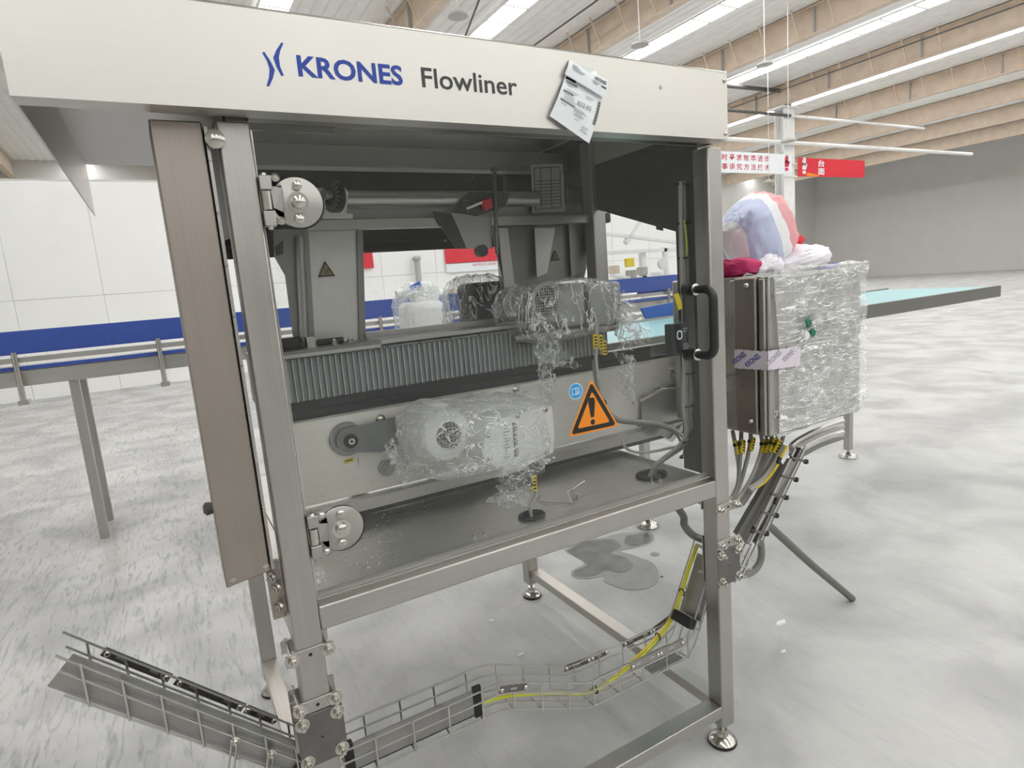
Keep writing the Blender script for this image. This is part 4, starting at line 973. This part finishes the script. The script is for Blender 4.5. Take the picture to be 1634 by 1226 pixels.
part('note_heading', m_black_ink, mb4, note, smooth=False); part('note_number', m_black_ink, mb5, note, smooth=False)

# ================================================================== POST CLAMPS (parts of the machine) AND CABLE TRAYS
def nutbolt(p, parent, r=.0085):
    part('clamp_bolt', m_chrome, MB().lathe(p, (0, -1, 0), [(r * 1.9, 0), (r * 1.9, .0025), (r * 1.5, .003), (r * 1.5, .006)], 18).lathe(p + Vector((0, -.006, 0)), (0, -1, 0), [(r * 1.15, 0), (r * 1.15, .008), (r * .95, .0095)], 6).cyl(p + Vector((0, -.015, 0)), p + Vector((0, -.023, 0)), r * .6, 10), parent)
    part('threaded_rod', m_wire, MB().cyl(p, p + Vector((0, .10, 0)), r * .6, 8), parent)
def clamp(xc, z, h=.030, tall=False):
    """two plates bolted across the post, front and back"""
    half = .052
    rot = 0
    f = part('clamp_plate', m_steel_x if not tall else m_wire_dark, MB().box(xc - half, xc + half, -.0045, -.0005, z - h / 2, z + h / 2), bev=.0015 if not tall else .002)
    part('clamp_plate', m_steel_x, MB().box(xc - half, xc + half, .0605, .0645, z - h / 2, z + h / 2))
    for s in (-1, 1):
        if tall:
            for zz in (z + h / 2 - .017, z - h / 2 + .017): nutbolt(Vector((xc + s * .0385, -.0045, zz)), f)
        else: nutbolt(Vector((xc + s * .0385, -.0045, z)), f)
    part('plate_hole', m_black, MB().lathe((xc, -.0046, z), (0, -1, 0), [(.0042 if not tall else .0028, 0), (.0042 if not tall else .0028, .0003)], 12), f)
for xc in (.029, XR + .048):
    clamp(xc, .8765); clamp(xc, .7535)
    clamp(xc, .672, .128, True)
def tray(name, label, pts, y0, y1, h, loc, rung=.068, skip=()):
    """wire basket: pts = (x, z) of the top edge; long wires and U-shaped rungs are separate parts"""
    t = thing(name, label, 'cable tray', loc)
    for y in (y0, y1):
        for k, dz in enumerate((0, -.033, -h)):
            part('long_wire', m_wire, MB().tube([(x, y, z + dz) for x, z in pts], .0027, 8), t)
    for y in (y0 + (y1 - y0) * .35, y0 + (y1 - y0) * .68):
        part('long_wire', m_wire, MB().tube([(x, y, z - h) for x, z in pts], .0026, 8), t)
    acc = 0; nxt = rung * .4
    for (a, b2) in zip(pts[:-1], pts[1:]):
        a, b2 = Vector((a[0], 0, a[1])), Vector((b2[0], 0, b2[1])); l = (b2 - a).length
        while nxt < acc + l:
            p = a.lerp(b2, (nxt - acc) / l)
            part('rung', m_wire, MB().tube([(p.x, y0 - .002, p.z + .002), (p.x, y0 - .002, p.z - h - .003), (p.x, y1 + .002, p.z - h - .003), (p.x, y1 + .002, p.z + .002)], .0028, 8), t)
            nxt += rung
        acc += l
    return t
TY0, TY1, TH = .07, .17, .084
tp = [(.02, .555), (.512, .555), (.548, .545), (.812, .430), (.845, .428), (1.225, .428), (1.262, .462), (1.385, .70)]
ft = tray('wire_tray', 'wire cable tray stepping up from the left post to the right post', tp, TY0, TY1, TH, (.7, .12, .4), .10)
part('tray_liner', m_inner, MB().box(.085, .455, TY0 + .02, TY0 + .023, .475, .552).box(.085, .455, TY0 + .02, TY1 - .02, .475, .478), ft, label='solid sheet liner')
part('liner_edge', m_black, MB().box(.443, .468, TY0 + .016, TY0 + .028, .468, .560), ft, bev=.002, label='black rubber edge')
part('liner_edge', m_black, MB().box(.085, .108, TY0 + .012, TY0 + .03, .468, .560), ft, bev=.002, label='black rubber edge')
def joiner(x0, z0, x1, z1, y, parent, m=m_wire_dark, w_=.020):
    a, b2 = Vector((x0, y, z0)), Vector((x1, y, z1)); d = (b2 - a).normalized(); u = Vector((-d.z, 0, d.x))
    o = part('joint_plate', m, MB().obox((a + b2) / 2, (b2 - a) / 2, (0, .0014, 0), u * w_ / 2), parent)
    n = max(1, int((b2 - a).length / .06))
    for i in range(n):
        c = a.lerp(b2, (i + .5) / n)
        part('slot', m_wire, MB().obox(c + Vector((0, -.0016, 0)), d * .010, (0, .0003, 0), u * .003), o, smooth=False)
    for k in (.06, .94):
        c = a.lerp(b2, k); part('joint_bolt', m_chrome, MB().lathe(c + Vector((0, -.0014, 0)), (0, -1, 0), [(.007, 0), (.007, .004), (.004, .007)], 8), o)
joiner(.515, .537, .60, .512, TY0 - .004, ft)
joiner(.80, .425, .90, .418, TY1 + .004, ft); joiner(.905, .418, .97, .418, TY1 + .004, ft); joiner(1.04, .418, 1.17, .418, TY1 + .004, ft); joiner(1.17, .418, 1.26, .440, TY1 + .004, ft)
joiner(.98, .417, 1.10, .417, TY0 - .004, ft, m_inner, .026); joiner(1.10, .417, 1.21, .417, TY0 - .004, ft, m_inner, .026)
part('floor_plate', m_inner, MB().box(1.08, 1.22, TY0 + .01, TY1 - .01, .343, .346), ft)
part('tray_liner', m_inner, MB().bar((1.28, .10, .47), (1.37, .10, .66), .09, .003, (0, 1, 0)), ft)
part('liner_edge', m_black, MB().bar((1.238, .10, .455), (1.256, .10, .485), .085, .03, (0, 1, 0)), ft, bev=.003, label='black rubber edge')
cable([(.47, .105, .492), (.56, .10, .478), (.70, .095, .43), (.80, .095, .385), (.86, .098, .368), (.95, .104, .372), (1.06, .115, .392), (1.16, .13, .418), (1.23, .14, .452), (1.275, .14, .52), (1.325, .14, .62), (1.36, .13, .70)], .0042, m_earth, 'thick yellow green earth wire lying in the stepped wire tray')
cable([(.47, .115, .487), (.56, .11, .474), (.70, .105, .424), (.80, .105, .378), (.87, .108, .362), (.95, .114, .368), (1.06, .122, .398), (1.16, .137, .424), (1.232, .147, .458), (1.277, .147, .525), (1.33, .147, .63), (1.36, .137, .70)], .0035, m_yellow, 'thin yellow wire lying alongside the earth wire in the stepped tray')
cable([(.47, .125, .49), (.6, .12, .462), (.8, .12, .376), (.88, .122, .358), (1.0, .125, .36), (1.15, .13, .40), (1.225, .125, .44)], .0035, m_cable_light, 'pale cable on the bed of the stepped wire tray')
for (x, y, z) in ((.865, .104, .366), (1.16, .135, .421), (1.285, .142, .54)):
    tag(MB().tube([(x, y + .012 * math.cos(a), z + .012 * math.sin(a)) for a in [k * math.pi / 6 for k in range(13)]], .0022, 6, False).build('cable_tie', m_black), {.865: 'black tie round the yellow wires at the middle of the stepped tray', 1.16: 'black tie round the yellow wires where the tray turns up', 1.285: 'black tie round the yellow wires on the steep tray end'}[x], 'cable tie')
lt = tray('wire_tray', 'wire cable tray climbing leftwards from the left post', [(.0, .593), (-.42, 1.013)], .07, .17, .084, (-.2, .12, .7), .085)
part('tray_liner', m_inner, MB().bar((-.02, .085, .575), (-.42, .085, .975), .004, .07, (0, 1, 0)), lt)
part('tray_liner', m_inner, MB().bar((-.02, .12, .535), (-.42, .12, .935), .07, .004, (0, 1, 0)), lt)
part('liner_edge', m_black, MB().bar((-.006, .10, .535), (-.030, .10, .559), .07, .08, (0, 1, 0)), lt, bev=.003)
joiner(-.05, .634, -.11, .694, .174, lt); joiner(-.115, .699, -.24, .824, .174, lt)
joiner(-.25, .834, -.36, .944, .174, lt)
for (u, v) in ((375, 1183), (433, 1203)):
    p = PY(u, v, .066)
    part('tray_bolt', m_chrome, MB().bolt(p, (0, -1, 0), .007), lt)
    for k in (-.006, .006): part('bent_wire', m_wire, MB().tube([p + Vector((k, -.004, .004)), p + Vector((k - .02, -.006, -.07)), p + Vector((k - .03, -.008, -.12))], .0024, 6), lt)
cable([(.0, .10, .515), (-.1, .10, .605), (-.25, .10, .76), (-.42, .10, .93)], .004, m_earth, 'yellow green earth wire in the left hand tray')
# tray from the right post up to the cabinet
rt = thing('cable_duct', 'steel cable duct and ladder climbing from the right post to the cabinet', 'cable tray', (1.5, .02, .9))
def rbar(q, wpx, y, m, name='duct_rail', depth=.02):
    (u0, v0), (u1, v1) = q; a, b2 = PY(u0, v0, y), PY(u1, v1, y)
    return part(name, m, MB().bar(a, b2, depth, wpx * (a - EYE).length / FOC, (0, 1, 0)), rt)
rbar(((1247, 742), (1180, 858)), 25, .09, m_dark, 'duct')
rbar(((1262, 735), (1190, 866)), 10, .03, m_inner)
rbar(((1278, 718), (1206, 868)), 14, .06, m_dark, 'duct')
rbar(((1269, 716), (1196, 868)), 4, .0, m_wire, 'duct_edge', .004)
rbar(((1286, 712), (1214, 862)), 4, .0, m_wire, 'duct_edge', .004)
rbar(((1200, 868), (1172, 930)), 3, .0, m_wire, 'duct_edge', .004); rbar(((1210, 862), (1180, 928)), 3, .0, m_wire, 'duct_edge', .004)
rbar(((1190, 868), (1162, 925)), 3, .04, m_wire, 'duct_edge', .004)
for k in range(5):
    f = k / 4.6; a = PY(1262 - 73 * f, 730 + 134 * f, -.004); b2 = PY(1286 - 72 * f, 737 + 132 * f, -.004)
    o = part('rung', m_wire_dark, MB().cyl(a, b2, .0042, 8), rt); part('rung_end', m_black, MB().obox(b2, (.006, 0, 0), (0, .006, 0), (0, 0, .007)), rt)
for k in range(3):
    f = k / 3; a = PY(1188 - 22 * f, 888 + 40 * f, -.0); b2 = PY(1206 - 22 * f, 896 + 38 * f, .0)
    part('rung', m_wire, MB().cyl(a, b2, .003, 8), rt)
for (u, v) in ((1243, 735), (1238, 800), (1202, 846)):
    p = PY(u, v, -.004); part('duct_clip', m_black, MB().obox(p, (.006, 0, .010), (0, .004, 0), (-.006, 0, .004)), rt)
for i, (dv, m) in enumerate(((0, m_wire), (9, m_cable_light), (18, m_wire), (26, m_cable))):
    cable([PY(1262, 712 + dv * .5, .10 + i * .02), PY(1278, 700 + dv, .10 + i * .02), PY(1310, 684 + dv, .12 + i * .02), PY(1345, 672 + dv, .14 + i * .02)], .010, m, ['uppermost', 'second', 'third', 'lowest'][i] + ' hose leaving the duct to the right under the wrapped cabinet', 10, 'hose')
cable([PY(1206, 838, .10), PY(1213, 862, .11), PY(1215, 888, .11), PY(1206, 908, .11), PY(1190, 917, .11), PY(1172, 915, .12)], .013, m_cable, 'thick dark cable bundle looping out right of the black post bracket', 12, 'cable_bundle')
st = tag(MB().tube([PY(1215, 828, .3), PY(1297, 903, .3), (2.55, .3, .012)], .017, 12).build('strut', m_dark), 'dark diagonal strut running down to the floor at far right', 'strut')
# ================================================================== CONTROL CABINET
CX, CY, CZ0, CZ1 = 1.6, .018, 1.06, 1.609
cab = thing('control_cabinet', 'stainless control cabinet right of the glass door, half wrapped in film', 'cabinet', (1.85, .2, CZ0))
part('cabinet_body', m_steel_z, MB().box(CX, 2.12, CY, .46, CZ0, CZ1), cab, bev=.006)
part('cabinet_door', m_cover, MB().box(CX - .020, CX - .001, .055, .145, CZ0 + .004, CZ1 - .004), cab, bev=.006)
part('door_lip', m_steel_z, MB().box(CX - .012, CX - .001, .145, .17, CZ0 + .004, CZ1 - .01), cab, bev=.004)
part('door_lip', m_steel_z, MB().box(CX - .014, CX - .001, .026, .048, CZ0 + .004, CZ1 - .01), cab, bev=.004)
for (u, v) in ((1192, 456), (1199, 672)):
    p = PX(u, v, CX - .020); part('door_screw', m_chrome, MB().lathe(p, (-1, 0, 0), [(.010, 0), (.010, .003), (.006, .010), (.003, .012)], 12), cab)
for (u, v) in ((1236, 472), (1239, 660)):
    p = PY(u, v, CY); part('cover_screw', m_chrome, MB().lathe(p, (0, -1, 0), [(.017, 0), (.017, .002), (.010, .003), (.010, .006), (.005, .006), (.005, .003)], 20), cab)
p = PY(1284, 525, CY)
bp_ = part('button_plate', m_blackp, MB().box(p.x - .045, p.x + .045, CY - .004, CY, p.z - .045, p.z + .045), cab, bev=.003)
for (dx, dz, m) in ((.0, .020, m_green), (.022, -.016, m_green), (-.012, -.022, m_motor)):
    part('push_button', m, MB().lathe(p + Vector((dx, -.004, dz)), (0, -1, 0), [(.016, 0), (.016, .010), (.012, .016)], 18), bp_)
part('mounting_arm', m_inner, MB().box(1.3725, 1.60, .125, .165, 1.22, 1.27), cab)
part('gland_plate', m_dark, MB().box(CX + .02, 2.1, .04, .44, CZ0 - .008, CZ0), cab)
# tape strip with slanted print, folded round the cabinet corner
tape = thing('tape_label', 'pale pink printed packing tape strip stuck across the cabinet corner', 'tape', PX(1190, 572, CX - .022))
ql = [PX(1172, 557, CX - .0225), PX(1225, 561, CX - .0225), PX(1225, 591, CX - .0225), PX(1172, 588, CX - .0225)]
qr = [PY(1225.5, 560, CY - .0145), PY(1277, 552, CY - .0145), PY(1276, 584, CY - .0145), PY(1225.5, 591, CY - .0145)]
part('tape_side', m_tape, MB().prism(ql, (-.0008, 0, 0)), tape); part('tape_side', m_tape, MB().prism(qr, (0, -.0008, 0)), tape)
def slant(mb, q, u, v, s, body, d):
    o = lerp2(q, u, v) + d; ax = (q[1] - q[0]); ay = (q[0] - q[3])
    put_text(mb, body, o, ax * s * .8 + ay * s * 1.15, (ay * .20 - ax * .11), .02)
dl, dr = Vector((-.0016, 0, 0)), Vector((0, -.0016, 0))
mb = MB(); slant(mb, ql, .03, .80, .45, 'KRONES', dl); slant(mb, ql, .42, .92, .50, 'KRONES', dl)
part('tape_print', m_blue_ink, mb, tape, smooth=False)
mb = MB(); slant(mb, qr, .02, .80, .5, 'KRONES', dr); slant(mb, qr, .52, .70, .40, 'KRONES', dr)
part('tape_print', m_soft_ink, mb, tape, smooth=False)
mb = MB()
for q, d in ((ql, dl), (qr, dr)):
    for k in (.06, .30, .55, .8):
        for v in (-.02, 1.0):
            o = lerp2(q, k, v) + d; ax = (q[1] - q[0]).normalized(); ay = (q[0] - q[3]).normalized()
            mb.add([o - ax * .004 - ay * .005, o - ax * .0025 - ay * .005, o + ax * .004 + ay * .006, o + ax * .0025 + ay * .006], [(0, 1, 2, 3)])
            mb.add([o + ax * .004 - ay * .005, o + ax * .0025 - ay * .005, o - ax * .002 + ay * .001, o - ax * .001 + ay * .002], [(0, 1, 2, 3)])
part('tape_marks', m_grey_ink, mb, tape, smooth=False)
# taut film over the cabinet front and its right part
def sheetf(u, v):
    x = CX + .035 + u * .50; z = CZ0 + .01 + v * (CZ1 - CZ0 + .01)
    n = noise.noise(Vector((u * 3 + v * 4, v * 13 - u * 6, 2.0))); n2 = abs(noise.noise(Vector((u * 8 + v * 5, v * 22 - u * 14, 7.0))))
    edge = min(1, u * 5)
    return Vector((x - .05 * (1 - edge) * max(0, v - .55), CY - .010 - (.012 * n + .016 * n2) * edge, z))
wf = thing('cabinet_film', 'taut wrinkled clear film wrapped round the right side of the cabinet', 'plastic film', (1.9, .0, 1.3))
part('film_front', m_film_cab, MB().grid(sheetf, 60, 70), wf)
part('film_over_top', m_film_cab, MB().grid(lambda u, v: Vector((CX + .06 + u * .5, CY - .01 + v * .4, CZ1 + .012 + .02 * abs(noise.noise(Vector((u * 12, v * 5, 3)))))), 40, 20), wf)
part('film_under', m_film_cab, drape((CX + .04, CY - .01, CZ0 + .02), (2.14, CY - .01, CZ0 + .05), (CX + .06, CY + .02, CZ0 - .02), (2.14, CY + .05, CZ0 - .01), .012, 3.3, 30, 10), wf)
# cables below the cabinet, each with a marker
cs = [((1169, 688), (1174, 714), (1179, 748), (1176, 782), (1160, 800)), ((1183, 688), (1182, 712), (1180, 745), (1177, 775), (1163, 804)), ((1198, 689), (1197, 708), (1191, 738), (1180, 775), (1166, 806)),
      ((1214, 691), (1216, 712), (1208, 742), (1192, 776), (1170, 806)), ((1222, 693), (1223, 712), (1213, 742), (1197, 774), (1172, 808)), ((1231, 694), (1230, 710), (1218, 742), (1202, 772), (1176, 808)),
      ((1240, 696), (1237, 712), (1224, 740), (1206, 770), (1180, 808)), ((1250, 694), (1246, 708), (1232, 736), (1210, 768), (1184, 806))]
nm = ['first', 'second', 'third', 'fourth', 'fifth', 'sixth', 'seventh', 'eighth']
for i, q in enumerate(cs):
    ys = [.20 - i * .018, .17 - i * .014, .14 - i * .008, .12 - i * .004, .10]
    pts = [PY(u, v, max(ys[k], .075)) for k, (u, v) in enumerate(q)]
    top = PX(q[0][0], q[0][1], CX + .04); top.z = CZ0 + .002
    if i < 3: pts[0] = PX(q[0][0], q[0][1], CX + .035)
    cable(pts, .0075 if i not in (4, 6) else .0055, m_cable if i % 3 else m_cable_light, nm[i] + ' cable from the left hanging out of the cabinet bottom')
    if i < 7:
        u, v = q[1]; d = (pts[2] - pts[1])
        t = cable_tag(pts[1] + Vector((0, -.009, 0)), d, None, 1.25); tag(t, 'yellow marker on the %s cable from the left under the cabinet' % nm[i], 'tag')
        part('tie_head', m_black, MB().obox(pts[1] + Vector((-.012, -.006, .012)), (.005, 0, 0), (0, .004, 0), (0, 0, .005)), t)
cable([PY(1256, 712, .04), PY(1248, 728, .04), PY(1236, 750, .04), PY(1220, 770, .05), PY(1205, 779, .06)], .0045, m_yellow, 'bright yellow wire along the front of the fan of cabinet cables')
cable([PY(1252, 712, .06), PY(1238, 738, .06), PY(1220, 764, .06), PY(1196, 782, .07)], .012, m_cable_light, 'thick pale cable at the front of the cabinet cable fan')
# ================================================================== SACKS AND CLOTH ON THE CABINET
def pillow(name, mat, label, c, rx, ry, rz, tilt, amp, seed, cat='sack', e=.75, yaw=0.0):
    c = Vector(c); mb = MB(); uvs = []
    R = Matrix.Rotation(-tilt, 3, 'Y') @ Matrix.Rotation(yaw, 3, 'Z')
    def fn(u, v):
        a = u * 2 * math.pi; b2 = (v - .5) * math.pi * .995; aa = 0 if u >= 1 else a
        p = Vector((rx * sgnpow(math.cos(b2), e) * sgnpow(math.cos(a), e), ry * sgnpow(math.cos(b2), 1) * sgnpow(math.sin(a), 1), rz * sgnpow(math.sin(b2), e)))
        uvs.append((p.x / rx * .5 + .5 + .04 * math.sin(v * 5), p.z / rz * .5 + .5))
        q = Vector((math.cos(aa) * math.cos(b2), math.sin(aa) * math.cos(b2), math.sin(b2))) * 1.6
        n = noise.noise(q + Vector((seed, 0, 0))) + .6 * abs(noise.noise(q * 2.2 + Vector((seed, 3, 0)))) + .3 * noise.noise(q * 5 + Vector((0, seed, 0)))
        return c + R @ (p + p.normalized() * n * amp)
    mb.grid(fn, 64, 40); mb.uv = uvs
    return tag(mb.build(name, mat), label, cat)
pillow('woven_sack', m_bag, 'full woven plastic sack striped blue, white and red on the cabinet', PY(1207, 374, .30), .150, .11, .138, .42, .020, 3.0, e=.66)
pillow('woven_sack', m_sack, 'slack pale sack with red corner lying at right on the cabinet', PY(1262, 418, .26), .17, .12, .050, .18, .022, 8.0, e=.9)
pillow('cloth', m_sack, 'crumpled pale lilac cloth end between the sacks at cabinet edge', PY(1224, 427, .14), .060, .05, .032, .5, .014, 11.0, 'cloth', .9)
pillow('folded_cloth', m_pink, 'folded magenta cloth under the striped sack at left', PY(1172, 428, .22), .062, .09, .033, .0, .010, 5.0, 'cloth', .5)
pillow('folded_cloth', m_red, 'small red cloth corner peeking out right of the striped sack', PY(1262, 386, .36), .035, .05, .03, -.6, .008, 6.0, 'cloth', .6)
pl2 = drape(PY(1184, 442, .06), PY(1262, 436, .05), PY(1190, 436, .02), PY(1240, 446, .0), .010, 9.9, 20, 8).build('plastic_edge', m_film_dense)
tag(pl2, 'bunched clear film edge along the cabinet top', 'plastic film')
# ================================================================== DAMP PATCH ON THE FLOOR
def blob(name, pts, mat, label, z=.002):
    mb = MB(); c = sum((Vector(p) for p in pts), Vector()) / len(pts); ring_ = smooth_path(pts + [pts[0]], 6)[:-1]
    vs = [(c.x, c.y, z)] + [(p.x + .012 * noise.noise(p * 9), p.y + .012 * noise.noise(p * 9 + Vector((5, 0, 0))), z) for p in ring_]; n = len(ring_)
    mb.add(vs[1:], [tuple(range(n))])
    return tag(mb.build(name, mat, smooth=False), label, 'puddle')
F = lambda l: [PZ(u, v, 0) for u, v in l]
blob('damp_patch', F([(900, 878), (925, 862), (965, 858), (1000, 850), (1035, 850), (1042, 862), (1020, 874), (990, 880), (1015, 888), (1040, 898), (1050, 915), (1046, 932), (1025, 941), (995, 940), (968, 930), (962, 920), (940, 925), (915, 922), (912, 912), (932, 900), (915, 888)]), m_fringe, 'damp grey patch on the floor behind the depth beam')
blob('damp_patch', F([(905, 880), (935, 865), (975, 862), (992, 872), (975, 884), (1000, 892), (1010, 905), (990, 915), (965, 910), (945, 920), (918, 920), (916, 913), (938, 902), (920, 890)]), m_puddle, 'dark wet centre of the larger damp floor patch', .0035)
blob('damp_patch', F([(1000, 855), (1030, 852), (1036, 862), (1015, 872), (998, 868)]), m_puddle, 'small dark wet spot nearest the far levelling foot', .0035)
for i, (u, v, lb) in enumerate(((1045, 885, 'grey speck of dirt right of the damp patch'), (1056, 921, 'tiny dark chip right of the damp patch'))):
    p = PZ(u, v, 0); tag(MB().lathe(p, (0, 0, 1), [(.03 if i == 0 else .008, .001), (.02 if i == 0 else .006, .004)], 9).build('floor_chip', m_fringe if i == 0 else m_grey_ink), lb, 'debris')
for (u, v, lb) in ((1246, 995, 'larger white scrap on the floor far right'), (1250, 1041, 'small white scrap on the floor far right'), (784, 992, 'white crumb on the floor behind the tray, left'), (831, 1046, 'white crumb on the floor above the tray bend')):
    p = PZ(u, v, 0); s = .035 if v == 995 else .016
    tag(MB().prism([p + Vector((-s, 0, 0)), p + Vector((-s * .2, s * .4, 0)), p + Vector((s, s * .2, 0)), p + Vector((s * .5, -s * .4, 0)), p + Vector((-s * .4, -s * .3, 0))], (0, 0, .006)).build('paper_scrap', m_paper), lb, 'scrap')
# ================================================================== LINE CONVEYORS BEHIND THE MACHINE
bl = thing('line_conveyor', 'long conveyor with blue side guard behind the machine', 'conveyor', (2, 4, 0))
part('side_guard', m_bluep, MB().box(-4, 6.5, 4.0, 4.03, 1.44, 1.60), bl)
part('side_guard', m_bluep, MB().box(-4, 6.5, 4.6, 4.63, 1.44, 1.58), bl)
part('conveyor_bed', m_steel_x, MB().box(-4, 6.5, 3.98, 4.6, 1.22, 1.32), bl)
part('guide_rail', m_steel_x, MB().box(-4, 6.5, 3.93, 3.96, 1.385, 1.42), bl)
part('guide_rail', m_bluep, MB().box(-4, 6.5, 3.94, 3.96, 1.335, 1.36), bl)
part('chain_top', m_inner, MB().box(-4, 6.5, 4.03, 4.6, 1.32, 1.335), bl)
for x in [-3.6 + i * .85 for i in range(12)]:
    part('rail_post', m_chrome, MB().cyl((x, 3.9, 1.1), (x, 3.9, 1.46), .018, 10).box(x - .03, x + .03, 3.88, 3.98, 1.10, 1.13), bl)
for x in (-3, -.8, 1.4, 3.6, 5.8):
    for y in (4.05, 4.5): part('leg', m_steel_z, MB().box(x, x + .06, y, y + .06, 0, 1.22), bl)
wm = thing('wrapped_motor', 'white motor bundled in film standing on the blue guarded conveyor', 'motor', (1.25, 2.5, 1.2))
a = PY(674, 500, 2.6)
part('motor_body', m_white, MB().box(a.x - .13, a.x + .14, 2.5, 2.75, a.z - .15, a.z + .08), wm, bev=.05, seg=4)
part('motor_end', m_white, MB().lathe(PY(681, 470, 2.55), (.2, 1, 0), [(.06, 0), (.085, .01), (.09, .05), (.09, .2)], 28), wm)
part('motor_stub', m_white, MB().cyl(PY(660, 464, 2.6), PY(633, 471, 2.6), .032, 12), wm)
part('blue_cap', m_blueb, MB().obox(PY(663, 457, 2.55), (.035, 0, .016), (0, .02, 0), (-.008, 0, .018)), wm, bev=.006)
part('motor_stand', m_steel_z, MB().box(a.x - .05, a.x + .05, 2.58, 2.68, 0, a.z - .1), wm)
f = hull((a.x, 2.62, a.z - .02), .175, .18, .22, .03, 21.0, .7, 56, 40, fq=9).build('plastic_wrap', m_film_dense); tag(f, 'loose film round the distant white motor', 'plastic film')
ex = thing('exit_conveyor', 'conveyor with pale cyan belt and blue panel leaving the machine at right', 'conveyor', (3, 1.2, 0))
part('belt', m_cyan, MB().box(1.50, 5.2, .85, 1.62, 1.33, 1.345), ex)
part('belt_frame', m_dark, MB().box(1.50, 5.2, .82, .85, 1.27, 1.35), ex)
part('side_panel', m_blueb, MB().prism([PY(1024, 492, 1.66), PY(1140, 470, 1.66), PY(1140, 530, 1.66), PY(1045, 535, 1.66)], (0, .02, 0)), ex)
part('belt_frame', m_steel_x, MB().box(1.5, 5.2, 1.62, 1.66, 1.24, 1.36), ex)
for x in (2.40, 4.6):
    part('leg', m_steel_z, MB().box(x, x + .05, 1.58, 1.63, .07, 1.26), ex)
    part('levelling_foot', m_chrome, MB().lathe((x + .025, 1.605, 0), (0, 0, 1), [(.07, 0), (.072, .01), (.06, .03), (.02, .045), (.012, .05), (.012, .09)], 20), ex)
# far white rack and machinery glimpsed through the belt opening
rk = thing('white_rack', 'white machine frame with round openings seen through the belt opening', 'frame', (6.5, 5, 0))
for (q, wv) in ((((957, 372), (1085, 388)), 5), (((950, 405), (1082, 398)), 6), (((960, 372), (965, 440)), 8), (((1020, 352), (998, 388)), 8), (((1060, 395), (1066, 470)), 7), (((975, 440), (1082, 452)), 4)):
    a, b2 = PY(*q[0], 6), PY(*q[1], 6); part('frame_bar', m_white, MB().bar(a, b2, .06, wv * .0085, (0, 1, 0)), rk)
for (u, v) in ((957, 370), (1059, 420)): part('frame_hub', m_white, MB().lathe(PY(u, v, 5.9), (0, 1, 0), [(.09, 0), (.09, .05), (.04, .06)], 16), rk)
for i, (u, v) in enumerate(((958, 431), (985, 430), (1012, 437), (1030, 432), (1052, 440))):
    a = PY(u, v, 5.95); part('rack_box', [m_pipe_grey, m_tan, m_motor2, m_pipe_grey, m_motor][i], MB().box(a.x - .05, a.x + .05, 5.95, 6.1, a.z - .06, a.z + .06), rk, bev=.008)
for i in range(3):
    a = PY(975, 446 + i * 10, 6); part('rack_rail', m_motor, MB().box(a.x, a.x + 1.3, 6.0, 6.04, a.z - .012, a.z + .012), rk)
for x in (4.6, 6.4): part('leg', m_white, MB().box(x, x + .08, 6.0, 6.08, 0, 2.0), rk)
a = PY(1005, 419, 5.9)
tag(MB().box(a.x - .075, a.x + .075, 5.88, 5.94, a.z - .065, a.z + .065).build('yellow_box', m_yellow, bev=.008), 'small yellow box on the white frame through the belt opening', 'box')
b2 = thing('line_conveyor', 'second conveyor with blue guard seen through the belt opening at right', 'conveyor', (5, 4.5, 0))
a, c = PY(1018, 447, 4.8), PY(1080, 465, 4.8)
part('side_guard', m_bluep, MB().box(a.x, 9.5, 4.8, 4.83, c.z, a.z), b2)
for i in range(3): part('guide_rail', m_white, MB().box(a.x - .4, 9.5, 4.72, 4.76, c.z - .10 - i * .09, c.z - .065 - i * .09), b2)
part('conveyor_bed', m_steel_x, MB().box(a.x - .4, 9.5, 4.78, 5.3, c.z - .5, c.z - .36), b2)
for x in (a.x - .2, a.x + 2, a.x + 4.2): part('leg', m_steel_z, MB().box(x, x + .06, 4.9, 4.96, 0, c.z - .5), b2)
part('yellow_lever', m_yellow, MB().obox(PY(1042, 459, 4.7), (.06, 0, -.008), (0, .02, 0), (0, 0, .02)), b2)

# repeats share a group phrase
GR = [('upright bundle', 'cable tie', 'cable ties'), ('', 'cable tie', 'cable ties'), ('upright bundle', 'cable', 'cables of the upright bundle inside the door'), ('cable from the left', 'cable', 'cables hanging from the cabinet'),
      ('hose', 'cable', 'hoses right of the duct'), ('stepped', 'cable', 'wires in the stepped tray'), ('', 'tag', 'yellow cable markers'), ('', 'pipe', 'overhead pipes'), ('red wall banner', 'banner', 'red wall banners'),
      ('', 'puddle', 'damp patches on the floor'), ('', 'scrap', 'scraps on the floor'), ('tray', 'cable tray', 'wire cable trays'), ('', 'plastic film', 'pieces of clear film'), ('', 'sack', 'sacks on the cabinet'), ('', 'motor', 'gear motors')]
for o in bpy.data.objects:
    if o.get('category') and not o.get('group'):
        for kw, cat, g in GR:
            if o['category'] == cat and kw in o['label'] and not (cat == 'pipe' and o.name.startswith('wall')): o['group'] = g; break
for o in bpy.data.objects:
    if '_org' in o.keys(): del o['_org']
